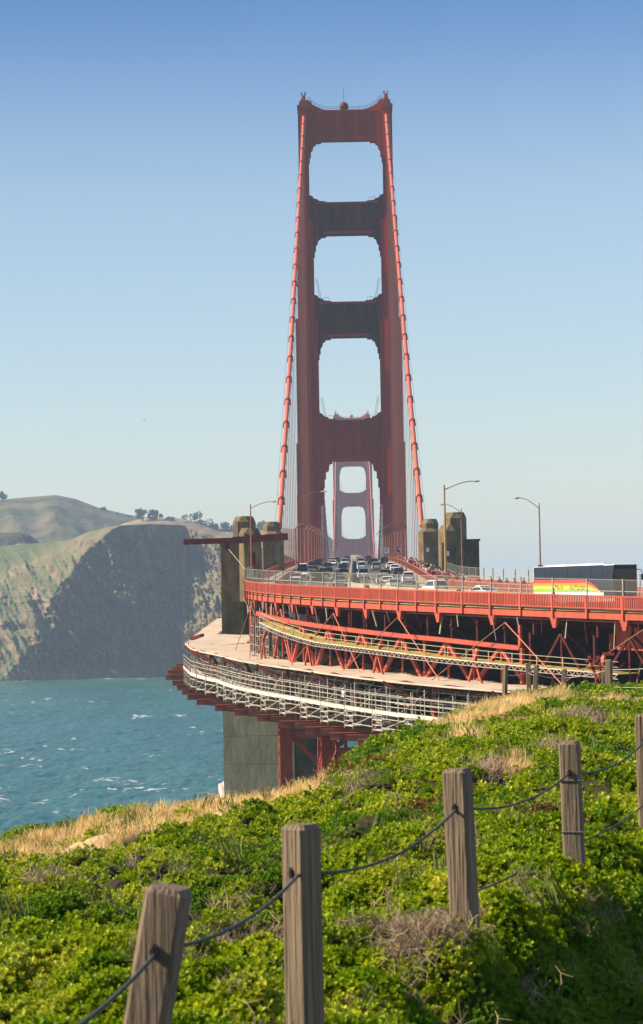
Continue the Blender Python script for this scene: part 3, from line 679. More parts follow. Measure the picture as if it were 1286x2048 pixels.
# fascia, conduit
for a, b in zip(sv, sv[1:]):
    MB().bar(PT(a, -13.4, -.47), PT(b, -13.4, -.47), .22, .56).build('fascia_plate', M['orange'], t)
    MB().tube([PT(a, -13.36, -.05), PT(b, -13.3, -.05)], .045, 6).build('conduit', M['yellow'], t)
    MB().tube([PT(a, -12.9, -.95), PT(b, -12.9, -.95)], .10, 6).build('conduit', M['pole'], t)
mb = MB(); mb.loft([[tuple(PT(s, -13.25, -.75)), tuple(PT(s, 13.6, -.75)), tuple(PT(s, 13.6, -.36)), tuple(PT(s, -13.25, -.36))] for s in np.arange(-60, 170, 5)]); mb.build('deck_slab', M['rust'], t)
# floor beams with tapered cantilever ends and wedge brackets
wed = [s for i, s in enumerate(sv) if i % 2 == 0]
for s in wed:
    p0 = lambda o, z: PT(s, o, z); q0 = lambda o, z: PT(s + .35, o, z)
    poly = [(-13.2, -.76), (-13.2, -1.1), (-8, -2.6), (8, -2.6), (13.6, -1.1), (13.6, -.76)]
    MB().loft([[tuple(PT(s, o, z)) for o, z in poly], [tuple(PT(s + .28, o, z)) for o, z in poly]]).build('floor_beam', M['rust'], t)
    MB().loft([[tuple(PT(s - .42, -13.5, -.76)), tuple(PT(s + .42, -13.5, -.76)), tuple(PT(s + .16, -13.4, -1.75)), tuple(PT(s - .16, -13.4, -1.75))],
               [tuple(PT(s - .42, -13.1, -.76)), tuple(PT(s + .42, -13.1, -.76)), tuple(PT(s + .16, -13.1, -1.75)), tuple(PT(s - .16, -13.1, -1.75))]]).build('wedge_bracket', M['orange'], t)
# longitudinal stringers
for o_ in (-9, -4.5, 0, 4.5, 9):
    mb = MB(); mb.loft([[tuple(PT(s, o_ - .15, -1.7)), tuple(PT(s, o_ + .15, -1.7)), tuple(PT(s, o_ + .15, -.78)), tuple(PT(s, o_ - .15, -.78))] for s in np.arange(-50, 160, 4)]); mb.build('stringer', M['rust'], t)
dred = lambda s: float(np.interp(s, [23, 28, 45, 58, 66, 72, 83, 90], [-2.25, -2.42, -2.84, -3.12, -3.3, -3.4, -3.78, -3.95]))
dwalk = lambda s: float(np.interp(s, [33, 42, 50.5, 62.9, 73.9, 83.4, 97], [-3.0, -3.85, -4.5, -4.75, -5.1, -5.33, -5.6]))
DB = 1.45 - 9.3
# upper chord (coral beam)
ss = list(np.arange(23, 83.5, 3.35))
for a, b in zip(ss, ss[1:]):
    MB().bar(PT(a, -13.4, dred(a)), PT(b, -13.4, dred(b)), .5, .36).build('upper_chord', M['orange'], t)
    MB().bar(PT(a, -13.4, dred(a) - .2), PT(b, -13.4, dred(b) - .2), .78, .07).build('chord_flange', M['orange'], t)
# warren web below it
pan = 7.6; k = 0; s = 31.0
while s < 128:
    top = dred(s + pan / 2) - .2 if s < 82 else -2.3; om = M['orange'] if s < 82 else M['rust']; dw = .34 if s < 82 else .22
    for q, (a, b) in enumerate(((s, s + pan / 2), (s + pan, s + pan / 2))):
        MB().bar(PT(a, -13.2, DB), PT(b, -13.2, top), dw, dw, upv=(1, 0, 0)).build('diagonal', om, t)
    for s_, w_ in ((s, .22), (s + pan / 2, .17)):
        MB().bar(PT(s_, -13.1, DB), PT(s_, -13.1, top), w_, w_, upv=(1, 0, 0)).build('vertical', om, t)
        MB().bar(PT(s_, -12.6, top - .2), PT(s_, -12.6, -1.2), w_, w_, upv=(1, 0, 0)).build('vertical', M['rust'], t)  # darker steel colour paints the deck's shade onto these upper uprights
    # cross frame behind
    MB().bar(PT(s, -13, DB), PT(s, -4.5, -2), .3, .3, upv=(0, 1, 0)).build('cross_brace', M['rust'], t)
    MB().bar(PT(s + pan / 2, -4.5, DB), PT(s + pan / 2, -12.8, -2), .25, .25, upv=(0, 1, 0)).build('cross_brace', M['rust'], t)
    if k % 2 == 0:                                                      # inverted Y frames
        c = PT(s + 2.2, -15.0, DB + 2.7)
        for dd in (-1.1, 1.1): MB().bar(PT(s + 2.2 + dd, -15.0, DB + .1), c, .19, .19, upv=(1, 0, 0)).build('brace_leg', M['orange'], t)
        MB().bar(c, PT(s + 2.2, -14.6, DB + 3.8), .34, .3, upv=(1, 0, 0)).build('gusset', M['orange'], t)
    s += pan; k += 1
ss = list(np.arange(-10, 130, 5.0))
for a, b in zip(ss, ss[1:]):
    MB().bar(PT(a, -13.2, DB - .3), PT(b, -13.2, DB - .3), .7, .6).build('lower_chord', M['rust'], t)
for a in np.arange(2, 31, 2.3):                                       # slim uprights near the pylon
    MB().bar(PT(a, -13.0, DB), PT(a + random.uniform(-.3, .3), -13.0, -1.0), .2, .2, upv=(1, 0, 0)).build('vertical', M['rust'] if int(a) % 3 else M['pole'], t)
# thin tension rods
for a in (22, 37.5, 53, 66, 82, 98, 112):
    MB().tube([PT(a, -14.1, -1.4), PT(a + 9.5, -16.2, DB + .3)], .055, 6).build('tension_rod', M['cable'], t)
    MB().tube([PT(a, -14.1, -1.4), PT(a - 9.5, -15.2, DB + .3)], .045, 6).build('tension_rod', M['pole'], t)
# hanging chains and drop tubes under the deck edge
for i in range(46):
    a = -8 + i * 2.75 + random.uniform(-.4, .4); L = random.uniform(1.0, 2.6)
    MB().tube([PT(a, -13.3 + random.uniform(-.5, .5), -.9), PT(a, -13.2, -.9 - L)], random.choice([.05, .07, .1]), 5).build('hanger_tube', random.choice([M['galv'], M['ywalk'], M['rust']]), t)
# deep girders at the near right end
for s0, s1 in ((92, 104), (104, 116), (116, 128)):
    MB().bar(PT(s0, -10.5, -2.2), PT(s1, -10.5, -2.2), .4, 2.9).build('plate_girder', M['orange'], t)
    MB().bar(PT(s0, -10.9, -2.2), PT(s0, -10.9, -3.7), .5, .3).build('stiffener', M['orange'], t)
for i in range(14):
    a = 94 + random.uniform(0, 30); b_ = a + random.uniform(-5, 5)
    MB().bar(PT(a, random.uniform(-13, -6), -2.0), PT(b_, random.uniform(-13, -6), DB + .5), .18, .15, upv=(1, 0, 0)).build('brace', random.choice([M['rust'], M['rust'], M['pole'], M['galv']]), t)
MB().bar(PT(83.4, -13.4, dred(83.4)), PT(83.4, -13.4, DB), .36, .36, upv=(1, 0, 0)).build('end_post', M['orange'], t)
MB().bar(PT(83.2, -13.4, dred(83) + .1), PT(83.2, -13.4, -1.6), .3, .3, upv=(1, 0, 0)).build('end_post', M['orange'], t)
for px0, py0, px1, py1 in ((1178, 1312, 1196, 1366), (1196, 1312, 1204, 1345), (1172, 1322, 1200, 1322), (1176, 1336, 1202, 1338), (1205, 1345, 1193, 1366), (1205, 1345, 1218, 1366), (1206, 1308, 1228, 1308)):
    MB().bar(UP(px0, py0, 224), UP(px1, py1, 224), .26, .26, upv=(0, 1, 0)).build('brace', M['orange'], t)
# dark backdrop added inside the trusses as painted shade under the deck
t = thing('shade_backdrop', 'dark backdrop added behind the viaduct diagonals to stand in for shade', 'backdrop', tuple(PT(50, -4)))
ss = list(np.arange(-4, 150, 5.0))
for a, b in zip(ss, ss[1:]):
    MB().bar(PT(a, -4.2, -8.6), PT(b + .25, -4.2 + random.uniform(.02, .12), -8.6), .04, 14.4).build('backdrop_panel', M['dark'], t)
# east truss, simple
t = VI
mb = MB(); mc = MB()
s = 0
while s < 150:
    mb.bar(PT(s, 12.5, DB), PT(s + pan / 2, 12.5, -1.2), .45, .45, upv=(1, 0, 0)).bar(PT(s + pan, 12.5, DB), PT(s + pan / 2, 12.5, -1.2), .45, .45, upv=(1, 0, 0)); s += pan
mb.build('far_truss', M['rust'], t)['kind'] = 'stuff'

# ---------------------------------------------------------- yellow hanging walkway
t = thing('hanging_walkway', 'narrow yellow decked walkway with lattice edge slung under the viaduct', 'walkway', tuple(PT(50, -14, -5)))
ss = list(np.arange(33, 96.1, 3.0))
for a, b in zip(ss, ss[1:]):
    za, zb = dwalk(a), dwalk(b)
    MB().loft([[tuple(PT(a, -15.3, za - .06)), tuple(PT(a, -12.2, za - .06)), tuple(PT(a, -12.2, za)), tuple(PT(a, -15.3, za))], [tuple(PT(b - .02, -15.3, zb - .06)), tuple(PT(b - .02, -12.2, zb - .06)), tuple(PT(b - .02, -12.2, zb)), tuple(PT(b - .02, -15.3, zb))]]).build('deck_board', M['yellow'], t)
    MB().bar(PT(a, -15.38, za - .02), PT(b, -15.38, zb - .02), .09, .09).build('edge_tube', M['board'], t)
    MB().bar(PT(a, -15.38, za - .46), PT(b, -15.38, zb - .46), .07, .07).build('edge_tube', M['galv'], t)
    mb = MB(); n = 8
    for i in range(n):
        p, q = a + (b - a) * i / n, a + (b - a) * (i + 1) / n
        mb.bar(PT(p, -15.38, za - .44 if i % 2 else za - .05), PT(q, -15.38, za - .05 if i % 2 else za - .44), .06, .06)
    mb.build('lattice', M['galv'], t)['kind'] = 'stuff'
    MB().bar(PT(a, -15.3, za), PT(a, -15.3, za + 1.15), .07, .07, upv=(1, 0, 0)).build('guard_post', M['ywalk'], t)
    for h in (.6, 1.1): MB().bar(PT(a, -15.3, za + h), PT(b, -15.3, zb + h), .045, .045).build('guard_rail', M['ywalk'], t)

# ---------------------------------------------------------- tan platform
offo = lambda s: float(np.interp(s, [-110, -12, 4, 20, 52, 74, 95, 130], [-23.5, -22.5, -20.5, -17.8, -17.6, -20, -21.5, -22]))
t = thing('work_platform', 'broad tan sheeted work platform curving around the pylon below the viaduct', 'platform', tuple(PT(30, -18, -8)))
PZ = 1.45 - 8.75
ss = list(np.arange(-105, 104, 4.0))
for a, b in zip(ss, ss[1:]):
    inner = -12.6 if a > -8 else (-19.7 if a < -40 else -14.0)
    if -60 < a < -45: inner = -19.7
    cols = np.linspace(0, 1, 5)
    P = np.array([[tuple(PT(s_, inner + (offo(s_) - inner) * c, PZ + .12 * math.sin(s_ * .9 + c * 3) + .06 * math.sin(c * 9 + s_))) for c in cols] for s_ in (a, (a + b) / 2, b - .03)])
    sheet('deck_sheet', P, M['tan'], t)
    MB().bar(PT(a, offo(a), PZ - .1), PT(b, offo(b), PZ - .1), .12, .18).build('edge_beam', M['tan'], t)
    if a < -4:
        MB().bar(PT(a, offo(a) + .1, PZ), PT(a, offo(a) + .1, PZ + 1.3), .07, .07, upv=(1, 0, 0)).build('edge_post', M['scaf'], t)
for px, py, qx, qy in ((383, 1278, 405, 1270), (384, 1290, 402, 1297), (388, 1296, 412, 1307), (500, 1286, 517, 1281), (505, 1299, 520, 1294)):
    MB().bar(UP(px, py, 330), UP(qx, qy, 327), .5, .35).build('beam_stub', M['rust'], t)
for s_ in np.arange(-6, 92, 15.5):        # raker struts under the platform edge
    MB().bar(PT(s_, offo(s_) - .3, PZ - .2), PT(s_ + 3.2, offo(s_) + 2.6, PZ - 2.2), .3, .3).build('raker', M['rust'], t)
    MB().bar(PT(s_ + 5.2, offo(s_) + 1.2, PZ - .2), PT(s_ + 3.2, offo(s_) + 2.6, PZ - 2.2), .26, .26).build('raker', M['rust'], t)
    MB().bar(PT(s_ + 3.2, offo(s_) + 3.2, PZ - .2), PT(s_ + 3.2, offo(s_) + 3.2, PZ - 6.0), .35, .35, upv=(1, 0, 0)).build('post', M['orange'], t)

# ---------------------------------------------------------- white gangway along the platform's outer edge
t = thing('scaffold_gangway', 'white boarded scaffold gangway with tube guard rails following the platform edge', 'gangway', tuple(PT(30, -20, -11)))
GZ = 1.45 - 12.0
ss = list(np.arange(-16, 93, 2.0))
for i, (a, b) in enumerate(zip(ss, ss[1:])):
    oa, ob = offo(a), offo(b)
    MB().loft([[tuple(PT(a, oa - .2, GZ - .06)), tuple(PT(a, oa + 1.5, GZ - .06)), tuple(PT(a, oa + 1.5, GZ)), tuple(PT(a, oa - .2, GZ))], [tuple(PT(b - .03, ob - .2, GZ - .06)), tuple(PT(b - .03, ob + 1.5, GZ - .06)), tuple(PT(b - .03, ob + 1.5, GZ)), tuple(PT(b - .03, ob - .2, GZ))]]).build('board', M['board'], t)
    MB().bar(PT(a, oa - .26, GZ + .05), PT(b - .03, ob - .26, GZ + random.uniform(-.02, .03)), .05, .40).build('toe_board', M['board'], t)
    for h in (.7, 1.2, 1.7): MB().bar(PT(a, oa - .22, GZ + h), PT(b, ob - .22, GZ + h), .065, .065).build('guard_rail', M['scaf'], t)
    for h in (.9, 1.6): MB().bar(PT(a, oa + 1.5, GZ + h), PT(b, ob + 1.5, GZ + h), .06, .06).build('guard_rail', M['scaf'], t)
    MB().bar(PT(a, oa - .22, GZ - .5), PT(a, oa - .22, GZ + 2.0 + (i % 3) * .35), .07, .07, upv=(1, 0, 0)).build('guard_post', M['scaf'], t)
    if i % 2: MB().bar(PT(a, oa + 1.5, GZ - .5), PT(a, oa + 1.5, GZ + 2.3), .07, .07, upv=(1, 0, 0)).build('guard_post', M['scaf'], t)
    if i % 4 == 0: MB().bar(PT(a, oa + 1.5, GZ + .1), PT(b + 2, ob + 1.5, GZ + 2.2), .05, .05).build('brace', M['scaf'], t)
# inner second gangway
t = thing('scaffold_gangway', 'inner scaffold gangway tucked under the tan platform', 'gangway', tuple(PT(40, -15, -10)))
ss = list(np.arange(10, 100, 3.0))
for a, b in zip(ss, ss[1:]):
    oa, ob = offo(a) + 3.2, offo(b) + 3.2; z = GZ + 1.1
    MB().bar(PT(a, oa, z), PT(b - .04, ob, z), 1.1, .07).build('board', M['board'], t)
    for h in (.55, 1.1): MB().bar(PT(a, oa - .5, z + h), PT(b, ob - .5, z + h), .06, .06).build('guard_rail', M['scaf'], t)
    MB().bar(PT(a, oa - .5, z), PT(a, oa - .5, z + 1.3), .065, .065, upv=(1, 0, 0)).build('guard_post', M['scaf'], t)
    MB().bar(PT(a, oa, z), PT(b, ob, z + 1.4), .05, .05).build('brace', M['scaf'], t)

# ---------------------------------------------------------- hanging scaffold towers
ORD = ['leftmost', 'second', 'third', 'fourth', 'fifth', 'sixth', 'seventh', 'eighth', 'ninth', 'tenth', 'eleventh', 'twelfth', 'thirteenth', 'fourteenth', 'fifteenth', 'sixteenth', 'seventeenth', 'eighteenth']
LBL = 'grey tube scaffold tower hanging between the gangway and the needle beams'
def scaffold(s, o, label, L=1.9):
    t = thing('scaffold_tower', label, 'scaffolding', tuple(PT(s, o, GZ - 3)), 'scaffold towers below the gangway')
    zt, zb = GZ - .1, 1.45 - 14.05; d = .75; w = .045
    C = [(s - d, o), (s + d, o), (s + d, o + L), (s - d, o + L)]
    for a, b in C: MB().tube([PT(a, b, zb), PT(a, b, zt + 1.6)], w * 1.15, 5).build('standard', M['scaf'], t)
    for i, z in enumerate(np.linspace(zb + .25, zt - .2, 4)):
        for (a, b), (c, e) in zip(C, C[1:] + C[:1]): MB().tube([PT(a, b, z), PT(c, e, z)], w, 5).build('ledger', M['scaf'], t)
        if i < 3:
            z2 = z + 1.0; f = i % 2
            MB().tube([PT(*C[f], z), PT(*C[1 - f], z2)], w * .9, 5).build('brace', M['scaf'], t)
            MB().tube([PT(*C[2 + f], z), PT(*C[3 - f], z2)], w * .9, 5).build('brace', M['scaf'], t)
        if i in (0, 2): MB().bar(PT(s - d, o + L / 2, z + .05), PT(s + d, o + L / 2, z + .05), L * .9, .05).build('plank', M['board'], t)
k = 0
for i, s in enumerate((-14, -10.5, -7, -3)):
    scaffold(s, offo(s) - .2, '%s slim scaffold tower from the left at the outer bend of the platform' % ORD[i], 1.0)
for i, s in enumerate(np.arange(3, 92, 5.6)): scaffold(s, offo(s) - .2, '%s grey scaffold tower from the left hanging below the white gangway' % ORD[i])
for s, o_, lab in ((24.5, -13.9, 'tall dense scaffold tower between platform and red chord by the pylon'), (28, -13.9, 'second dense scaffold tower beside the start of the yellow walkway'), (31.5, -13.7, 'third dense scaffold tower at the start of the yellow walkway')):
    t = thing('scaffold_tower', lab, 'scaffolding', tuple(PT(s, o_, DB)), 'scaffold towers on the platform')
    for ds in (-1.1, 0, 1.1):
        for do in (-.5, .6): MB().tube([PT(s + ds, o_ + do, DB + .3), PT(s + ds, o_ + do, -2.6)], .055, 5).build('standard', M['scaf'], t)
    for z in np.arange(DB + .8, -2.8, 1.1):
        for do in (-.5, .6): MB().tube([PT(s - 1.3, o_ + do, z), PT(s + 1.3, o_ + do, z)], .045, 5).build('ledger', M['scaf'], t)
        MB().tube([PT(s - 1.1, o_ - .5, z), PT(s + 1.1, o_ - .5, z + 1.0)], .04, 5).build('brace', M['galv'], t)
for i, s in enumerate(np.arange(30, 86, 11.1)): scaffold(s, offo(s) + 4.2, '%s scaffold tower from the left in the row behind, under the tan platform' % ORD[i], 1.6)
t = thing('scaffold_bracing', 'long diagonal scaffold tubes and ledgers linking the hanging scaffold towers', 'scaffolding', tuple(PT(40, -18, -12)))
for s in np.arange(3, 78, 5.6):
    o_ = offo(s)
    for zz in (GZ - .6, GZ - 1.5): MB().tube([PT(s + .7, o_ - .2, zz), PT(s + 4.9, offo(s + 4.9) - .2, zz)], .05, 5).build('ledger', M['scaf'], t)
    MB().tube([PT(s + .7, o_ - .2, GZ - 1.7), PT(s + 4.9, offo(s + 4.9) - .2, GZ - .4)], .05, 5).build('brace', M['scaf'], t)

for i in range(150):                                                  # odd tubes and planks left about the scaffold
    a = random.uniform(-12, 90); o_ = offo(a) + random.uniform(0, 5.5); z = random.uniform(GZ - 1.8, PZ - .6); k = random.random()
    if k < .4: MB().tube([PT(a, o_, z - .6), PT(a, o_, min(PZ - .3, z + random.uniform(.8, 2.2)))], .045, 5).build('standard', random.choice([M['scaf'], M['galv']]), t)
    elif k < .75: MB().tube([PT(a, o_, z), PT(a + random.uniform(-3, 3), o_ + random.uniform(-1, 1), z + random.uniform(-.6, .9))], .04, 5).build('brace', random.choice([M['scaf'], M['galv'], M['scaf']]), t)
    else: MB().bar(PT(a, o_, z), PT(a + random.uniform(1, 2.5), o_, z + random.uniform(-.05, .05)), .6, .05).build('plank', random.choice([M['board'], M['tan'], M['yellow']]), t)
# ---------------------------------------------------------- needle beams
NB = [(352, 1332), (344, 1338), (336, 1345), (331, 1355), (345, 1366), (354, 1375), (364, 1384), (375, 1394), (393, 1404), (430, 1416), (470, 1425), (514, 1436), (560, 1449), (611, 1461), (660, 1473), (716, 1486)]
NL = ['highest and farthest', None, None, 'longest reaching', None, None, None, None, None, None, None, None, None, None, None, 'lowest and nearest']
for i, (px, py) in enumerate(NB):
    best = None
    for Y in np.arange(420, 215, -.5):
        p = UP(px, py, Y); s, o_ = to_so(p.x, p.y); d = abs(p.z - (zroad(s) + 1.45 - 14.9))
        if best is None or d < best[0]: best = (d, p, s)
    p = best[1]
    lab = (NL[i] + ' brown steel needle beam sticking out under the scaffolding') if NL[i] else '%s brown needle beam down the stepped row under the scaffolding' % ORD[i]
    t = thing('needle_beam', lab, 'steel beam', tuple(p), 'needle beams under the scaffolding')
    L = 22; hh = .68
    MB().box(p.x, p.x + L, p.y - .03, p.y + .03, p.z - hh / 2, p.z + hh / 2).build('web', M['brown'], t)
    for z in (p.z - hh / 2, p.z + hh / 2): MB().box(p.x, p.x + L, p.y - .22, p.y + .22, z - .035, z + .035).build('flange', M['band' if z < p.z else 'cable'], t)  # top flange takes a lighter paint to look sunlit
    MB().box(p.x + 1.1, p.x + 1.16, p.y - .2, p.y - .03, p.z - hh / 2 + .04, p.z + hh / 2 - .04).build('stiffener', M['brown'], t)
    q = p + Vector((1.6, -1.1, -.1))
    if i > 7: MB().box(q.x, q.x + L - 2, q.y - .2, q.y + .2, q.z - hh / 2, q.z + hh / 2 - .05).build('twin_beam', M['brown'], t)

# ---------------------------------------------------------- steel bents
def bent(s, off, label, px_w=1.4):
    t = thing('steel_bent', label, 'bridge support', tuple(PT(s, off, -40)), 'steel bents under the viaduct')
    zt, zb = 1.45 - 15.6, -62
    for o_ in (off, off + 21):
        lg = MB()
        for ds in (-.6, .6): lg.bar(PT(s + ds, o_, zb), PT(s + ds, o_, zt), .16, 1.5, upv=(1, 0, 0))
        leg = lg.build('leg', M['orange'], t)
        MB().bar(PT(s, o_ + .75, zb), PT(s, o_ + .75, zt), 1.3, .1, upv=(1, 0, 0)).build('cover_plate', M['orange'], leg)
        z = zt
        while z > zb + 4:
            MB().bar(PT(s - .6, o_ - .7, z), PT(s + .6, o_ - .7, z - 2.6), .12, .1).build('lacing_bar', M['orange'], leg)
            MB().bar(PT(s + .6, o_ - .7, z), PT(s - .6, o_ - .7, z - 2.6), .12, .1).build('lacing_bar', M['orange'], leg); z -= 2.8
            if z < zt - 26: break
    for z0 in (zt - 3.2, zt - 17):
        MB().bar(PT(s, off, z0), PT(s, off + 21, z0), .8, .9).build('cross_strut', M['brown'], t)
        MB().bar(PT(s, off + .5, z0), PT(s, off + 10.5, z0 - 10), .5, .55).build('diagonal', M['orange'], t)
        MB().bar(PT(s, off + 20.5, z0), PT(s, off + 10.5, z0 - 10), .5, .55).build('diagonal', M['brown'], t)
    MB().bar(PT(s, off + .3, zt - 3.2), PT(s, off + 5.5, zt + .3), .45, .5).build('diagonal', M['brown'], t)
pb = UP(571, 1520, 300); sb_, ob_ = to_so(pb.x, pb.y)
bent(sb_, ob_, 'orange laced steel bent in front of the concrete pier, left of the two')
pb = UP(652, 1500, 275); sb_, ob_ = to_so(pb.x, pb.y)
bent(sb_, ob_, 'orange laced steel bent with a Y brace just above the green mound')
pc = UP(676, 1490, 272)
t = thing('sway_frame', 'bright orange X shaped sway brace beside the steel bent above the shrubs', 'brace', tuple(pc))
for a, b in (((667, 1470), (673, 1490)), ((673, 1490), (674, 1505)), ((674, 1502), (656, 1545)), ((674, 1502), (684, 1545)), ((691, 1480), (693, 1545))):
    MB().bar(UP(*a, 272), UP(*b, 272), .3, .3, upv=(1, 0, 0)).build('brace', M['orange'], t)

# ---------------------------------------------------------- cantilever beam and box on the near west pylon
t = thing('hoist_beam', 'long dark red hoist beam cantilevered out to the left over the west pylon', 'hoist beam', tuple(UP(460, 1082, 364)))
A, B, C_ = UP(367, 1084, 363), UP(465, 1081, 363), UP(576, 1073, 363)
for nm, a, b, h in (('beam', A, B, .75), ('beam', B, C_, .95)):
    MB().bar(a, b, .12, h).build(nm, M['maroon'], t)
    for dz in (-h / 2, h / 2): MB().bar(a + Vector((0, 0, dz)), b + Vector((0, 0, dz)), .4, .07).build('flange', M['maroon'], t)
for px, pz, y1 in ((368.5, 1088, 1300), (377, 1088, 1296)): MB().tube([UP(px, pz, 363), UP(px, y1, 363)], .035, 4).build('hoist_rope', M['wire'], t)
MB().box(*(lambda p: (p.x - .3, p.x + .3, p.y - .3, p.y + .3, p.z - .9, p.z + .1))(UP(454, 1087, 363))).build('trolley', M['rust'], t)
MB().tube([UP(457, 1098, 363), UP(500, 1150, 350)], .05, 4).build('stay_rope', M['galv'], t)
b = UP(505, 1119, 352)
MB().bar(b - Vector((0, 0, 1.05)), b + Vector((0, 0, 1.05)), .9, 1.4, upv=(0, 1, 0)).build('counterweight', M['rust'], t)
t = thing('drop_pipe', 'rust red vertical pipe dropping past the edge of the concrete pylon to the platform', 'pipe', tuple(UP(501, 1240, 318)))
MB().tube([UP(500, 1165, 318), UP(501, 1285, 318)], .13, 8).build('pipe', M['pole'], t)
for y_ in (1190, 1230, 1270):
    q = UP(500.5, y_, 318); MB().tube([q - Vector((0, 0, .1)), q + Vector((0, 0, .1))], .2, 8).build('collar', M['rust'], t)

# ================================================================== LAMPS
def cobra_lamp(px, y_base, y_top, Y, arm_px, arm_py, label, r=.11, m='pole'):
    a, b = UP(px, y_base, Y), UP(px + (y_base - y_top) * -0.0, y_top, Y); e = UP(arm_px, arm_py, Y)
    t = thing('street_lamp', label, 'street lamp', tuple(a))
    MB().tube([a, Vector((a.x, a.y, b.z))], [r * 1.25, r * .75], 8).build('pole', M[m], t)
    MB().box(a.x - .25, a.x + .25, a.y - .25, a.y + .25, a.z - .1, a.z + .8).build('base', M[m], t)
    b = Vector((a.x, a.y, b.z)); dx = e.x - b.x; pts = []
    for i in range(9):
        u = i / 8; pts.append(b + Vector((dx * .82 * u, 0, -.6 + (e.z - b.z + .6) * math.sin(u * math.pi / 2))))
    MB().tube(pts, r * .5, 6).build('arm', M[m], t)
    h = MB(); sg = 1 if dx > 0 else -1
    p = pts[-1]; secs = []
    for u, w, hh in ((0, .07, .07), (.25, .16, .12), (.6, .2, .16), (1, .13, .08)):
        x = p.x + dx * .2 * u; secs.append([(x, p.y + w * math.cos(k * math.pi / 3), p.z + hh * math.sin(k * math.pi / 3)) for k in range(6)])
    h.loft(secs); h.build('lamp_head', M['lamp'], t)
cobra_lamp(503, 1140, 1008, 338, 551, 1003, 'tall lamp with its arm to the right in front of the west pylon', .1)
cobra_lamp(597, 1146, 990, 372, 652, 983, 'tall lamp left of the traffic jam whose arm crosses the near tower leg', .12)
cobra_lamp(892, 1160, 970, 300, 958, 962, 'tallest ochre orange lamp with its arm to the right by the east pylons', .14, 'polar')
cobra_lamp(925, 1160, 1017, 345, 881, 1009, 'slim lamp with its arm to the left in front of the near east pylon', .09)
cobra_lamp(1081, 1145, 1006, 262, 1030, 996, 'lone lamp with its arm to the left rising behind the coach', .08)
def deco_lamp(s, sx, label, grp):
    a = PT(s, sx * 9.9, .15); t = thing('bridge_lamp', label, 'street lamp', tuple(a), grp)
    MB().tube([a, a + Vector((0, 0, 8.2))], [.15, .10], 6).build('pole', M['pole'], t)
    p = [a + Vector((sx * d, 0, z)) for d, z in ((0, 7.6), (-.25, 8.3), (-.8, 8.75), (-1.6, 8.9))]
    MB().tube(p, .11, 5).build('arm', M['pole'], t)
    MB().box(p[-1].x - .32, p[-1].x + .32, p[-1].y - .16, p[-1].y + .16, p[-1].z - .16, p[-1].z + .06).build('lamp_head', M['polar'], t)
for sx, nm in ((-1, 'west'), (1, 'east')):
    for i in range(22):
        Y = 440 + i * (41 if i < 10 else 62)
        if abs(Y - TOWER) < 12: Y += 20
        deco_lamp(Y0 - Y, sx, ('%s nearest curved bridge lamp of the %s row before the near tower' % (['', 'second', 'third', 'fourth', 'fifth', 'sixth', 'seventh', 'eighth', 'ninth', 'tenth'][i], nm)).strip().replace(' nearest', ' nearest') if i < 10 and Y < TOWER else 'curved bridge lamp in the tiny %s row beyond the near tower' % nm, 'bridge lamps along the %s side' % nm)

# ================================================================== SIGNS
def sign(px, py, w, h, Y, m, label, text=None):
    p = UP(px, py, Y); t = thing('road_sign', label, 'sign', (p.x, p.y, zroad(Y0 - Y)))
    MB().box(p.x - w / 2, p.x + w / 2, p.y - .03, p.y + .03, p.z - h / 2, p.z + h / 2).build('sign_plate', M[m], t)
    for dx in (-w / 3, w / 3): MB().box(p.x + dx - .04, p.x + dx + .04, p.y + .04, p.y + .12, zroad(Y0 - Y), p.z + h / 2).build('post', M['galv'], t)
    if text == 'lines':
        for i in range(3): MB().box(p.x - w * .35, p.x + w * (.35 - .1 * i), p.y - .045, p.y - .031, p.z + h * (.26 - i * .25), p.z + h * (.36 - i * .25)).build('marking', M['plastic'], t)
    if text == 'cross':
        for dx, dz in ((0, 0), (-.25, .2), (.25, .2), (.22, -.24)): MB().box(p.x + w * dx - .16, p.x + w * dx + .16, p.y - .045, p.y - .031, p.z + h * dz - .1, p.z + h * dz + .1).build('marking', M['white'], t)
    return t
sign(773.5, 1101, 1.0, 1.4, 560, 'white', 'small white rectangular sign with dark lines right of the traffic', 'lines')
sign(799.5, 1098.5, 1.05, 1.15, 520, 'blue_sign', 'small blue square sign in front of the right tower leg', 'cross')

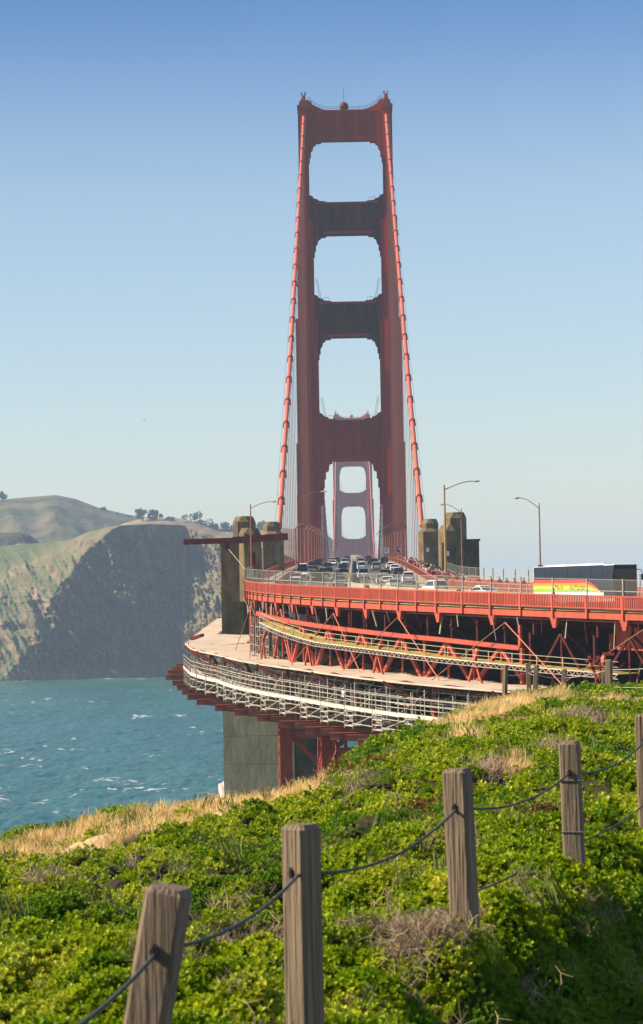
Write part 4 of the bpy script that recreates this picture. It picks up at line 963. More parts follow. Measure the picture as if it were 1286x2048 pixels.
# ================================================================== CARS
def make_car(name, L, Wd, H, kind):
    t = thing(name, 'car', 'car', (0, 0, -50), local=True)
    hw = Wd / 2; hl = L / 2
    belt = .92 if kind == 'sedan' else 1.05
    if kind == 'van': belt = 1.1
    secs = []
    for y, w, zb, zt in ((-hl, .86, .42, belt * .86), (-hl + .12, .95, .3, belt), (-hl * .55, 1, .25, belt + .02), (0, 1, .22, belt), (hl * .5, 1, .25, belt - .04), (hl * .82, .97, .28, belt - .16), (hl, .82, .36, belt - .34)):
        a = hw * w
        secs.append([(-a * .93, y, zb), (a * .93, y, zb), (a, y, zb + .22), (a, y, zt - .22), (a * .92, y, zt), (-a * .92, y, zt), (-a, y, zt - .22), (-a, y, zb + .22)])
    b = MB().loft(secs).build('body', M['paint'], t)
    if kind == 'sedan': r0, r1, f0, f1 = -hl * .72, -hl * .32, hl * .12, hl * .42
    elif kind == 'suv': r0, r1, f0, f1 = -hl * .97, -hl * .78, hl * .12, hl * .46
    else: r0, r1, f0, f1 = -hl * .97, -hl * .94, hl * .45, hl * .78
    wb, wt = hw * .91, hw * .74
    zt = H
    if kind == 'van': wt = hw * .84
    # cabin frame (pillars) and roof
    cab = MB().loft([[(-wb, r0, belt - .03), (wb, r0, belt - .03), (wb, f1, belt - .06), (-wb, f1, belt - .06)], [(-wt, r1, zt - .08), (wt, r1, zt - .08), (wt, f0, zt - .08), (-wt, f0, zt - .08)]])
    cab.build('cabin', M['paint'], t)
    MB().loft([[(-wt - .02, r1 - .05, zt - .085), (wt + .02, r1 - .05, zt - .085), (wt + .02, f0 + .05, zt - .085), (-wt - .02, f0 + .05, zt - .085)], [(-wt + .1, r1 + .12, zt), (wt - .1, r1 + .12, zt), (wt - .1, f0 - .12, zt), (-wt + .1, f0 - .12, zt)]]).build('roof', M['paint'], t)
    def quad(n_, A, B_, C, D, push, i=.08):
        A, B_, C, D = map(Vector, (A, B_, C, D)); c = (A + B_ + C + D) / 4
        q = [p + (c - p) * i + Vector(push) for p in (A, B_, C, D)]; q2 = [p - Vector(push) * 1.5 for p in q]
        MB().loft([q2, q]).build(n_, M['glass'], t)
    quad('windscreen', (-wb, f1, belt), (wb, f1, belt), (wt, f0, zt - .1), (-wt, f0, zt - .1), (0, .02, .015))
    quad('rear_window', (-wb, r0, belt), (wb, r0, belt), (wt, r1, zt - .1), (-wt, r1, zt - .1), (0, -.02, .01), .1)
    for sx in (-1, 1): quad('side_window', (sx * wb, r0 + .1, belt), (sx * wb, f1 - .1, belt), (sx * wt, f0 - .05, zt - .12), (sx * wt, r1 + .05, zt - .12), (sx * .02, 0, .01), .07)
    wy = hl * .62
    for sx in (-1, 1):
        for y in (-wy, wy):
            x0, x1 = sx * (hw - .22), sx * (hw + .01)
            w = MB().tube([(x0, y, .33), (x1, y, .33)], .33, 14).build('wheel', M['tyre'], t)
            MB().tube([(x1 - sx * .02, y, .33), (x1 + sx * .012, y, .33)], .2, 10).build('rim', M['rim'], w)
        MB().loft([[(sx * hw * .52, hl * .93, belt - .44), (sx * hw * .9, hl * .84, belt - .44), (sx * hw * .9, hl * .80, belt - .24), (sx * hw * .52, hl * .9, belt - .26)], [(sx * hw * .52, hl * 1.0, belt - .45), (sx * hw * .88, hl * .93, belt - .44), (sx * hw * .88, hl * .9, belt - .25), (sx * hw * .52, hl * .97, belt - .27)]]).build('headlight', M['hlight'], t)
        MB().box(*sorted((sx * hw * .55, sx * hw * .86)), -hl - .03, -hl + .08, belt - .32, belt - .1).build('tail_light', M['tlight'], t)
        MB().box(*sorted((sx * (hw + .0), sx * (hw + .18))), f1 - .35, f1 - .2, belt, belt + .16).build('mirror', M['paint'], t)
    MB().box(-.55, .55, hl - .05, hl + .02, .42, .62).build('grille', M['plastic'], t)
    MB().box(-.26, .26, -hl - .045, -hl, .52, .66).build('number_plate', M['white'], t)
    MB().box(-hw * .8, hw * .8, -hl - .02, -hl + .1, .28, .4).build('bumper', M['plastic'], t)
    return t
PROTO = {'sedan': make_car('sedan', 4.7, 1.82, 1.45, 'sedan'), 'suv': make_car('suv', 4.7, 1.88, 1.72, 'suv'), 'van': make_car('van', 5.6, 2.0, 2.45, 'van')}
index_children()
for p in PROTO.values(): pass
WH, SI, BK, DG, NV, GD, GN, GY = (.72, .71, .68, 1), (.42, .42, .41, 1), (.018, .018, .02, 1), (.05, .055, .058, 1), (.022, .035, .08, 1), (.36, .27, .11, 1), (.04, .06, .05, 1), (.16, .165, .17, 1)
Z4 = lambda x, y: (560 + x / 4.287, 1050 + y / 4.287)
CARS = [  # zoom x, y of the ground contact, type, colour, dir (1 = towards the viewer), label
 (222, 462, 'van', WH, 1, 'tall white van leading the oncoming lane nearest the west sidewalk'),
 (130, 490, 'sedan', SI, 1, 'silver sedan half hidden behind the left end of the mesh fence'),
 (318, 492, 'suv', BK, 1, 'black suv beside the tall white van behind the mesh fence'),
 (302, 415, 'sedan', GY, 1, 'grey sedan right behind the tall white van'),
 (330, 385, 'suv', DG, 1, 'dark suv in the oncoming lane behind the grey sedan'),
 (368, 352, 'suv', BK, 1, 'black suv farther back in the oncoming lane by the west lamps'),
 (405, 440, 'sedan', GN, 1, 'dark green sedan in the middle oncoming lane'),
 (440, 398, 'suv', DG, 1, 'charcoal suv following the dark green sedan'),
 (415, 335, 'suv', SI, 1, 'silver suv far back in the middle oncoming lane'),
 (430, 305, 'van', WH, 1, 'boxy white van farthest back on the oncoming side'),
 (474, 352, 'sedan', WH, 1, 'white sedan in the middle of the oncoming jam'),
 (496, 320, 'sedan', BK, 1, 'small black sedan behind the white oncoming sedan'),
 (552, 412, 'suv', NV, 1, 'dark blue suv with lit front beside the median barrier'),
 (562, 348, 'suv', SI, 1, 'silver suv directly behind the dark blue suv by the median'),
 (505, 488, 'sedan', BK, 1, 'black sedan near the viewer in the lane beside the median'),
 (545, 522, 'sedan', GY, 1, 'dark grey sedan lowest on the oncoming side behind the fence'),
 (592, 318, 'suv', DG, 1, 'distant dark suv beside the far end of the median'),
 (715, 392, 'suv', WH, -1, 'white suv driving away just right of the median barrier'),
 (742, 468, 'suv', WH, -1, 'white suv nearer the viewer right of the median barrier'),
 (700, 345, 'suv', SI, -1, 'silver suv ahead of the white suv by the median'),
 (692, 312, 'sedan', GD, -1, 'golden taxi coloured car far ahead right of the median'),
 (745, 315, 'suv', DG, -1, 'distant dark suv ahead in the departing lanes'),
 (780, 340, 'sedan', BK, -1, 'black sedan between the golden car and the silver hatch'),
 (835, 395, 'suv', SI, -1, 'silver suv with dark rear window in the middle departing lane'),
 (846, 352, 'suv', NV, -1, 'dark blue suv ahead of the silver one in the middle departing lane'),
 (892, 335, 'suv', BK, -1, 'black suv far ahead in the departing lane by the east sidewalk'),
 (940, 382, 'sedan', WH, -1, 'farther white sedan beside the east sidewalk barrier'),
 (985, 405, 'sedan', WH, -1, 'nearer white sedan beside the east sidewalk barrier'),
 (1008, 442, 'sedan', NV, -1, 'dark blue sedan with red tail lights by the east barrier'),
 (925, 478, 'suv', GY, -1, 'grey suv in the middle departing lane behind the fence'),
 (1115, 508, 'suv', WH, -1, 'large white suv nearest the tan barrier of the east sidewalk'),
 (950, 530, 'sedan', WH, -1, 'white sedan of which mostly the roof shows above the railing'),
 (812, 520, 'suv', SI, -1, 'silver hatchback low behind the fence near the pink pedestrian'),
 (905, 560, 'sedan', SI, -1, 'silver sedan roof just above the orange railing'),
]
def put_car(kind, s, o_, d, col, label, grp='cars queuing on the bridge'):
    c = copy_tree(PROTO[kind], None, col); c.location = PT(s, o_, .004); c.rotation_euler = (0, 0, tang(s) + (0 if d > 0 else math.pi)); tag(c, label, 'van' if kind == 'van' else 'car', grp); return c
LANES = [-7.9, -4.75, -1.75, 1.75, 4.75, 7.9]
placed = []
for zx, zy, kind, col, d, lab in CARS:
    r = road_at(*Z4(zx, zy))
    if r is None: continue
    s, o_, p = r
    ok = [l for l in LANES if (l < 0) == (d > 0)]
    o_ = min(ok, key=lambda l: abs(l - o_)) + random.uniform(-.12, .12) + max(-.25, min(.25, (o_ - min(ok, key=lambda l: abs(l - o_))) * .4))
    while any(abs(o_ - b) < 1.8 and abs(s - a) < 6.4 for a, b in placed): s -= 1.0
    placed.append((s, o_)); put_car(kind, s, o_, d, col, lab)
# nearer ones on the curve
for px, ptop, kind, hgt, col, lab in ((868, 1160, 'suv', 1.72, WH, 'white minivan behind the fence left of the ochre lamp'), (936, 1171, 'sedan', 1.45, WH, 'white car roof behind the fence right of the ochre lamp')):
    r = road_at(px, ptop, hgt)                        # where its roof line meets the eye
    if r: put_car(kind, r[0], max(1.7, min(8.2, r[1])), -1, col, lab)
for i, (px, lab, c) in enumerate(((36, 'tiny white car parked below the cut bank on the headland', WH), (46, 'tiny silver car parked beside the white one on the headland', SI), (56, 'tiny red car parked on the headland road', (.5, .05, .04, 1)))):
    c_ = copy_tree(PROTO['suv'], None, c); c_.location = UP(px, 1090, 2370); c_.rotation_euler = (0, 0, R(80)); tag(c_, lab, 'car', 'cars parked on the headland')

# ------------------------------------------------------------------ coach
def coach():
    pr = UP(1068, 1190, 247)                                # rear corner nearest to the viewer
    L, Wd, H = 13.2, 2.6, 3.55
    front = UP(1229, 1190, 234)
    ang = math.atan2(front.y - pr.y, front.x - pr.x)        # heading
    s, o_ = to_so(pr.x, pr.y); zr = zroad(s + 5) + .004
    ht = UP(1070, 1134, 247).z - zr; print('coach height', ht)
    t = thing('coach', 'dark windowed coach with rainbow stripe heading right behind the orange railing', 'bus', (pr.x, pr.y, zr), rz=ang, local=True)
    L = (front - pr).to_2d().length; H = ht
    # local: x forward, y = 0 is the visible side, +y away
    prof = [(0, .35), (0, H - .05), (.05, H - .01), (.25, H), (Wd - .25, H), (Wd - .08, H - .03), (Wd, H - .25), (Wd, .35)]
    secs = []
    for x, k in ((0, .0), (.15, .0), (L - .8, 0), (L - .15, .0), (L, .04)): secs.append([(x, y, z - (k if z > 1.5 else 0)) for y, z in prof])
    MB().loft(secs).build('body', M['white'], t)
    MB().box(1.0, L - 3.0, Wd * .3, Wd * .7, H, H + .13).build('roof_hatch', M['white'], t)
    n = 6; x0, x1 = .12, L - 1.9
    MB().box(.06, L - 1.84, -.012, .02, H - 1.5, H - .045).build('window_band', M['plastic'], t)
    for i in range(n):
        a, b = x0 + (x1 - x0) * i / n, x0 + (x1 - x0) * (i + 1) / n
        MB().box(a + .035, b - .035, -.03, .02, H - 1.5, H - .06).build('side_window', M['bus_glass'], t)
    MB().box(L - 1.85, L + .01, -.034, .02, .75, H - .1).build('entrance_door', M['bus_glass'], t)
    MB().box(L - 1.1, L - 1.04, -.05, -.034, .9, H - .5).build('door_handle', M['plastic'], t)
    MB().box(L - .02, L + .03, .02, Wd - .02, 1.15, H - .5).build('windscreen', M['bus_glass'], t)
    MB().box(L - .02, L + .028, .02, Wd - .02, H - .49, H - .06).build('destination_sign', M['plastic'], t)
    MB().box(L - .02, L + .025, .06, Wd - .06, .45, 1.13).build('front_panel', M['plastic'], t)
    for q in range(5): MB().box(L + .0, L + .05, .35 + q * .45, .47 + q * .45, H - .16, H - .10).build('marker_light', M['orange_s'], t)
    for y in (.25, Wd - .55): MB().box(L + .02, L + .05, y, y + .3, .6, .85).build('headlight', M['hlight'], t)
    # rainbow: each band follows a sweep that dives to the sill near the front
    us = np.linspace(.0, 1, 25); xe = L - 2.15
    def top(u, k):
        base = H - 1.36 - k * .30 - .08 * u; sill = H - 2.72
        return base - (0 if u < .7 else ((u - .7) / .3) ** 2 * (base - sill))
    for k, mm in enumerate(('red_s', 'orange_s', 'yellow_s', 'green_s')):
        up_ = [(u * xe, top(u, k)) for u in us]; lo_ = [(u * xe, top(u, k + 1)) for u in us]
        MB().prism(up_ + lo_[::-1], -.048, -.002).build('rainbow_stripe', M[mm], t)
    MB().prism([(us[0] * xe, top(us[0], 0) + .004)] + [(u * xe, top(u, 0) + .004) for u in us[1:]] + [(xe + .28, H - 2.5), (xe + .28, H - 1.48), (0, H - 1.48)], -.040, -.002).build('side_panel', M['bus_glass'], t)
    MB().prism([(0, .36), (xe + .1, .36), (xe + .1, H - 2.74)] + [(u * xe, top(u, 4) - .004) for u in us[::-1]], -.044, -.002).build('skirt_panel', M['white'], t)
    for word, x, sz in (('Marin', 3.55, .78), ('AirPorter', 6.05, .78)):
        cu = bpy.data.curves.new('lettering', 'FONT'); cu.body = word; cu.size = sz; cu.shear = .18; cu.extrude = .004; cu.space_character = .95
        ob = bpy.data.objects.new('tmp', cu); COL.objects.link(ob); bpy.context.view_layer.update()
        me = bpy.data.meshes.new_from_object(ob.evaluated_get(bpy.context.evaluated_depsgraph_get())); bpy.data.objects.remove(ob)
        me.materials.clear(); me.materials.append(M['plastic'])
        place('lettering', me, t, (x * L / 13.2, -.056, H - 2.38), (math.pi / 2, 0, 0))
    for x in (2.6, 3.75, L - 2.6):
        for y, dy in ((-.02, .3), (Wd + .02, -.3)):
            w = MB().tube([(x, y, .5), (x, y + dy, .5)], .5, 14).build('wheel', M['tyre'], t); MB().tube([(x, y - .02 * (1 if dy > 0 else -1), .5), (x, y + dy * .1, .5)], .28, 10).build('rim', M['rim'], w)
    for sy, y in ((-1, -.05), (1, Wd + .05)):
        MB().tube([(L - .1, y, H - .5), (L + .35, y + sy * .25, H - .6), (L + .4, y + sy * .3, H - 1.0)], .04, 5).build('mirror_arm', M['plastic'], t)
        MB().box(L + .33, L + .47, *sorted((y + sy * .2, y + sy * .42)), H - 1.55, H - 1.0).build('mirror', M['plastic'], t)
coach()

# ================================================================== PEOPLE
def person_mesh(pose):
    "one continuous body grown with the Skin modifier"
    st = .16 if pose == 'walk' else .02
    V = [(0, 0, .95), (0, 0, 1.15), (0, .01, 1.38), (0, 0, 1.5), (0, .02, 1.60), (0, .03, 1.72),
         (.10, 0, .90), (.12, st, .50), (.12, st * .9 - .06, .08), (.12, st * .9 + .10, .04),
         (-.10, 0, .90), (-.12, -st * .6, .50), (-.12, -st * 1.6, .10), (-.12, -st * 1.6 + .14, .04),
         (.20, 0, 1.42), (.25, -.06 - st * .4, 1.14), (.24, .08 - st * .2, .90), (.24, .13, .80),
         (-.20, 0, 1.42), (-.25, .02 + st * .4, 1.14), (-.24, .14 + st * .4, .92), (-.24, .2 + st * .3, .83)]
    if pose == 'phone': V[19:22] = [(-.27, .08, 1.16), (-.16, .32, 1.26), (-.13, .38, 1.34)]
    E = [(0, 1), (1, 2), (2, 3), (3, 4), (4, 5), (0, 6), (6, 7), (7, 8), (8, 9), (0, 10), (10, 11), (11, 12), (12, 13), (2, 14), (14, 15), (15, 16), (16, 17), (2, 18), (18, 19), (19, 20), (20, 21)]
    Rr = [.15, .14, .16, .065, .09, .085, .095, .07, .045, .035, .095, .07, .045, .035, .07, .05, .037, .03, .07, .05, .037, .03]
    me = bpy.data.meshes.new('body'); me.from_pydata(V, E, []); ob = bpy.data.objects.new('tmp', me); COL.objects.link(ob)
    md = ob.modifiers.new('s', 'SKIN'); 
    for i, r in enumerate(Rr): me.skin_vertices[0].data[i].radius = (r, r * (.72 if i in (0, 1, 2) else 1)); me.skin_vertices[0].data[i].use_root = i == 0
    ob.modifiers.new('u', 'SUBSURF').levels = 1; ob.modifiers['u'].render_levels = 1
    bpy.context.view_layer.update()
    m2 = bpy.data.meshes.new_from_object(ob.evaluated_get(bpy.context.evaluated_depsgraph_get())); bpy.data.objects.remove(ob)
    m2.materials.clear()
    for k in ('skin', 'cloth', 'denim', 'plastic'): m2.materials.append(M[k])
    for p in m2.polygons:
        c = p.center; z = c.z
        p.material_index = 3 if z < .1 else 2 if z < .93 and abs(c.x) < .205 else 1 if z < 1.47 and z > .9 else 0
        p.use_smooth = True
    return m2
BODY = [person_mesh(k) for k in ('stand', 'walk', 'phone')]
hb = MB().ball((0, .0, 1.70), .118, 8, 6, sc=(.95, 1.1, 1.05)); HAIR = hb.mesh('hair', M['hair'], smooth=True)
hat = MB().ball((0, .0, 1.73), .12, 8, 5, sc=(1, 1.15, .8)); hat.tube([(0, .02, 1.70), (0, .02, 1.715)], .19, 10); HAT = hat.mesh('hat', M['cloth'])
pk = MB().box(-.16, .16, -.34, -.13, 1.05, 1.48); PACK = pk.mesh('backpack', M['plastic'])
CL = {'white': (.7, .68, .64, 1), 'black': (.02, .02, .022, 1), 'navy': (.02, .03, .09, 1), 'red': (.42, .04, .035, 1), 'grey': (.22, .22, .22, 1), 'tan': (.40, .29, .18, 1), 'pink': (.75, .35, .36, 1), 'light blue': (.3, .42, .6, 1)}
def person(loc, rz, col, label, grp, i=0, pack=False, hatc=False):
    b = bpy.data.objects.new('person', BODY[i % 3]); b.location = loc; b.rotation_euler = (0, 0, rz); b.color = CL[col]; COL.objects.link(b)
    k = .93 + .12 * random.random(); b.scale = (k, k, k); tag(b, label, 'person', grp)
    h = bpy.data.objects.new('hat' if hatc else 'hair', HAT if hatc else HAIR); h.parent = b; h.color = CL['white']; COL.objects.link(h)
    if pack: p = bpy.data.objects.new('backpack', PACK); p.parent = b; COL.objects.link(p)
names = list(CL)
for i in range(58):
    Y = 338 + (i / 58) ** 1.25 * 230 + random.uniform(-2, 2); o_ = random.uniform(11.3, 13.4); c = random.choice(['white', 'black', 'navy', 'red', 'grey', 'tan', 'black', 'white', 'light blue'])
    where = 'by the near pylon' if Y < 400 else 'between the two east pylons' if Y < 470 else 'beyond the far east pylon'
    s = Y0 - Y
    person(PT(s, o_, .15), random.choice([0, math.pi]) + random.uniform(-.5, .5), c, 'pedestrian in a %s top in the east sidewalk crowd %s' % (c, where), 'crowd on the east sidewalk', i, i % 5 == 0, i % 9 == 0)
for i in range(14):
    s = 4 + i * 3.6; c = ['red', 'black', 'navy', 'grey', 'tan', 'red', 'black'][i % 7]
    person(PT(s, random.uniform(11.3, 13.4), .15), random.choice([.3, 3.3]) + random.uniform(-.5, .5), c, 'pedestrian in a %s top on the east sidewalk before the coach' % c, 'walkers on the curved east sidewalk', i, i % 4 == 1)
for px, py, c, rz, lab, pk_ in ((733, 1190, 'navy', 1.0, 'pedestrian in navy leaning by the near mesh fence', False), (803, 1194, 'pink', 2.0, 'pedestrian in a pink top by the near mesh fence', False), (1106, 1207, 'grey', 4.2, 'pedestrian in grey passing in front of the coach', False), (917, 1200, 'black', 1.6, 'pedestrian in black beside the white car roof on the near sidewalk', True), (1243, 1212, 'black', 1.4, 'pedestrian in black near the front of the coach', True)):
    # stand on the west sidewalk at that bearing
    best = None
    for s in np.arange(-5, 120, .5):
        p = PT(s, -12.4, .15); q = UP(px, py, p.y); d = abs(q.x - p.x)
        if best is None or d < best[0]: best = (d, s)
    person(PT(best[1], -12.4, .15), rz, c, lab, None, 1, pk_)
# worker on the gangway
person(PT(62, offo(62) + .6, GZ + .01), 2.2, 'white', 'worker in white on the scaffold gangway', None, 0, False, True)

# ================================================================== FOREGROUND BLUFF
EDGE = [(-500, 1705, 44), (-200, 1700, 48), (0, 1690, 52), (60, 1675, 53), (150, 1662, 54), (250, 1648, 55), (350, 1632, 57), (450, 1613, 60), (560, 1592, 61), (640, 1552, 63), (690, 1516, 66), (720, 1498, 67), (800, 1470, 71), (880, 1440, 75), (960, 1413, 80), (1020, 1398, 84), (1100, 1386, 88), (1200, 1380, 92), (1286, 1376, 95), (1500, 1368, 100), (2000, 1350, 105)]
_e = [(UP(px, py, Y), Y) for px, py, Y in EDGE]
EA = np.array([(p.x - CAM.x) / Y for p, Y in _e]); EY = np.array([Y for _, Y in _e], float); EZ = np.array([p.z for p, _ in _e]) - np.interp([q[0] for q in EDGE], [440, 680], [0.0, .24])
def ground(x, y, bumps=True):
    x = np.asarray(x, float); y = np.asarray(y, float); rx = x - CAM.x; yy = np.maximum(y, 3.0)
    a = rx / yy; ye = np.interp(a, EA, EY); ze = np.interp(a, EA, EZ)
    t = np.clip((y - 14) / (ye - 14), 0, 1)
    z = 62.12 + (ze - 62.12) * t
    z = np.where(y < 14, 62.12 + (14 - y) * .085, z)
    fall = np.interp(a, [-.15, .0, .06, .14, .3], [.75, .6, .4, .22, .1])
    z = np.where(y > ye, np.maximum(ze - (y - ye) * fall - .02 * np.minimum(y - ye, 8) ** 2 * .5, -6), z)
    # bank that drops to the path on the right
    xb = .12 + (y - 15) * .30; d = np.clip(x - xb, 0, None)
    w = np.clip((y - 2) / 6, 0, 1) * np.clip((33 - y) / 9, 0, 1)
    z = z - w * np.minimum(d * d / (d + .5) * 1.35, 1.9)
    if bumps:
        k = np.clip(1 - (y - ye) / 10, 0, 1)
        z = z + k * ((fbm(x * .45, y * .3, 3, 5) - .45) * .8 + (fbm(x * 1.5, y * 1.2, 3, 9) - .45) * .95) * np.clip((y - 4) / 8, .1, 1) * np.interp(t, [0, .9, 1], [1, 1, .35])
    for px_, pt_, Y_, zt in ((601, 1648, 15.6, 62.16), (914, 1537, 19.4, 62.33), (1138, 1482, 23.6, 62.33), (1289, 1428, 27.8, 62.12)):
        q = UP(px_, pt_, Y_); w_ = np.exp(-(((x - q.x + .15) / .32) ** 2 + ((y - q.y + .3) / .6) ** 2)); z = z * (1 - w_) + zt * w_
    return z
def ray_ground(px, py):
    prev = None
    for Y in np.arange(8, 130, .25):
        p = UP(px, py, Y); d = p.z - float(ground(p.x, p.y, False))
        if d <= 0: return p
    return UP(px, py, 90)

ys = np.concatenate([np.linspace(-6, 12, 30), np.linspace(12.25, 60, 190), np.linspace(60.5, 110, 90), np.linspace(112, 240, 40)])
us = np.linspace(-.30, .30, 190)
gx = CAM.x + us[None, :] * (np.maximum(ys, 0)[:, None] + 10); gy = np.repeat(ys[:, None], len(us), 1)
gz = ground(gx, gy)
soil = mat('soil_and_litter', (0.055, 0.045, 0.025), 0.95, var=.9, scale=1.6, var_col=(0.020, 0.022, 0.008), spec=0.05, bump=.8, bscale=9, detail=8)
def soil_mat():
    m = soil; n = m.node_tree.nodes; l = m.node_tree.links
    at = n.new('ShaderNodeAttribute'); at.attribute_name = 'sand'; mx = n.new('ShaderNodeMix'); mx.data_type = 'RGBA'
    old = n['Principled BSDF'].inputs['Base Color'].links[0].from_socket
    mx.inputs[7].default_value = (.56, .40, .22, 1); l.new(old, mx.inputs[6]); l.new(at.outputs['Fac'], mx.inputs[0]); l.new(mx.outputs[2], n['Principled BSDF'].inputs['Base Color'])
soil_mat()
gr = sheet('ground', np.stack([gx, gy, gz], -1), soil); tag(gr, 'bluff top sloping to the cliff edge under shrubs and dry grass', kind='structure')

# zones (world circles where the photo shows dry grass, bare sand, dead brush)
def zone(px, py, rx, ry=None):
    p = ray_ground(px, py); return (p.x, p.y, rx, ry or rx)
def inz(zs, x, y):
    r = np.full(np.shape(x), 9.0)
    for cx, cy, rx, ry in zs: r = np.minimum(r, np.hypot((x - cx) / rx, (y - cy) / ry))
    return r
PATH = [ray_ground(*p) for p in ((-150, 1755), (0, 1735), (90, 1722), (200, 1700), (300, 1688), (400, 1662), (480, 1645), (560, 1615), (610, 1600))]
PA = np.array([(p.x - CAM.x) / p.y for p in PATH]); PYv = np.array([p.y for p in PATH])
def pathd(x, y):
    a = (x - CAM.x) / np.maximum(y, 1); return np.where((a < PA[-1] + .004), np.abs(y - np.interp(a, PA, PYv)) / np.interp(a, EA, EY) * 55, 99)
ZG = [zone(960, 1450, 1.6, 3.5), zone(1000, 1425, 1.5, 3), zone(1060, 1420, 1.6, 3), zone(930, 1500, .8, 2.4), zone(900, 1425, 1.5, 4), zone(940, 1412, 1.5, 4), zone(990, 1404, 1.4, 4), zone(1080, 1450, .9, 2.5), zone(830, 1465, .9, 2.4), zone(1230, 1420, 1.0, 2.2), zone(1030, 1560, .5, 1.6), zone(600, 1610, .8, 1.6)]
ZB = [zone(470, 1905, .40, .8), zone(770, 1905, .35, .8), zone(280, 1765, .45, 1.0), zone(850, 1900, .2, .5), zone(980, 1575, .4, 1.2), zone(720, 1610, .45, 1.4), zone(90, 1800, .35, .7), zone(1100, 1530, .5, 1.5), zone(560, 1890, .25, .5), zone(1180, 1460, .8, 2.0), zone(690, 1590, .4, 1.0)]
ZR = [zone(670, 1545, 1.0, 2.2), zone(720, 1560, .8, 1.8), zone(870, 1630, .4, 1.0), zone(1100, 1680, .4, .9), zone(640, 1572, .9, 2)]
me = gr.data; att = me.attributes.new('sand', 'FLOAT', 'POINT')
fx, fy = gx.ravel(), gy.ravel()
sand = np.clip(1.6 - pathd(fx, fy) / 1.5, 0, 1) * .9 * (fy > 25); sand = np.maximum(sand, np.clip(1.3 - inz(ZG, fx, fy), 0, 1) * .8)
a_ = (fx - CAM.x) / np.maximum(fy, 1); ye_ = np.interp(a_, EA, EY)
sand = np.maximum(sand, ((a_ < -.015) & (fy > ye_ - 9) & (fy < ye_ + 20)) * .75)
att.data.foreach_set('value', np.clip(sand * (.6 + .8 * fbm(fx * .8, fy * .8, 3, 40)), 0, 1).astype(np.float32))

# --- tuft meshes
def leaf_tuft(n, r, ll, seed, m, flat=.6, lw=.40, per=8):
    "a dome of leaf whorls, each whorl opening outward like the tip of a twig"
    g = np.random.default_rng(seed); V = []; Fc = []
    for i in range(max(1, n // per)):
        th = g.uniform(0, 2 * np.pi); ph = np.arccos(g.uniform(-.05, 1)); rad = r * g.uniform(.55, 1.12)
        d = np.array([np.sin(ph) * np.cos(th), np.sin(ph) * np.sin(th), np.cos(ph)]); p0 = d * np.array([1, 1, flat + .1]) * rad
        ax = d * .8 + g.normal(0, .25, 3) + np.array([-.12, -.1, .75]); ax /= np.linalg.norm(ax)
        e1 = np.cross(ax, g.normal(0, 1, 3)); e1 /= np.linalg.norm(e1); e2 = np.cross(ax, e1); sz = g.uniform(.75, 1.3)
        for q in range(per):
            t = q * 2.4 + g.normal(0, .2); k = .45 + .75 * q / per
            rd = e1 * np.cos(t) + e2 * np.sin(t); dr = rd * k + ax * (1.15 - k * .75) + g.normal(0, .12, 3); dr /= np.linalg.norm(dr)
            sd = np.cross(dr, ax); sd /= (np.linalg.norm(sd) + 1e-6); L = ll * sz * g.uniform(.75, 1.15); w = L * lw; nn = np.cross(sd, dr)
            p = p0 + ax * ll * (.5 - k * .55); b = len(V)
            V += [p, p + dr * L * .55 + sd * w + nn * w * .2, p + dr * L, p + dr * L * .55 - sd * w + nn * w * .2]; Fc += [(b, b + 1, b + 2), (b, b + 2, b + 3)]
    me = bpy.data.meshes.new('leaf_tuft'); me.from_pydata([tuple(v) for v in V], [], Fc); me.materials.append(m); me.update()
    return bpy.data.objects.new('leaf_tuft', me)
def blade_tuft(n, h, spread, seed, m, w=.012, lean=.35):
    g = np.random.default_rng(seed); V = []; Fc = []
    for i in range(n):
        x, y = g.normal(0, spread, 2); th = g.uniform(0, 2 * np.pi); k = g.uniform(.1, lean) ; H = h * g.uniform(.5, 1.15)
        dx, dy = np.cos(th) * k * H + .12 * H, np.sin(th) * k * H; px_, py_ = -np.sin(th) * w, np.cos(th) * w; b = len(V)
        V += [(x - px_, y - py_, -.05), (x + px_, y + py_, -.05), (x + dx * .4 + px_, y + dy * .4 + py_, H * .6), (x + dx * .4 - px_, y + dy * .4 - py_, H * .6), (x + dx + px_ * .6, y + dy, H), (x + dx - px_ * .6, y + dy, H)]
        Fc += [(b, b + 1, b + 2, b + 3), (b + 3, b + 2, b + 4, b + 5)]
    me = bpy.data.meshes.new('blade_tuft'); me.from_pydata([tuple(v) for v in V], [], Fc); me.materials.append(m); me.update()
    return bpy.data.objects.new('blade_tuft', me)
def twig_tuft(n, h, seed, m):
    g = np.random.default_rng(seed); mb = MB()
    for i in range(n):
        p = np.array([g.normal(0, .12), g.normal(0, .12), -.03]); d = np.array([g.normal(0, .6), g.normal(0, .6), 1.0]); pts = [p]
        for k in range(3):
            d = d / np.linalg.norm(d); p = p + d * h / 3 * g.uniform(.7, 1.2); pts.append(p); d = d + g.normal(0, .45, 3)
        mb.tube(pts, [.006, .005, .004, .002], 3, cap=False)
        for k in (1, 2):
            e = pts[k] + g.normal(0, 1, 3) * h * .22; mb.tube([pts[k], e], [.004, .002], 3, cap=False)
    return bpy.data.objects.new('twig_tuft', mb.mesh('twig_tuft', m))
def source(name, obs):
    c = bpy.data.collections.new(name)
    for q, o_ in enumerate(obs): o_.name = '%s_%02d' % (name, q); c.objects.link(o_)
    return c
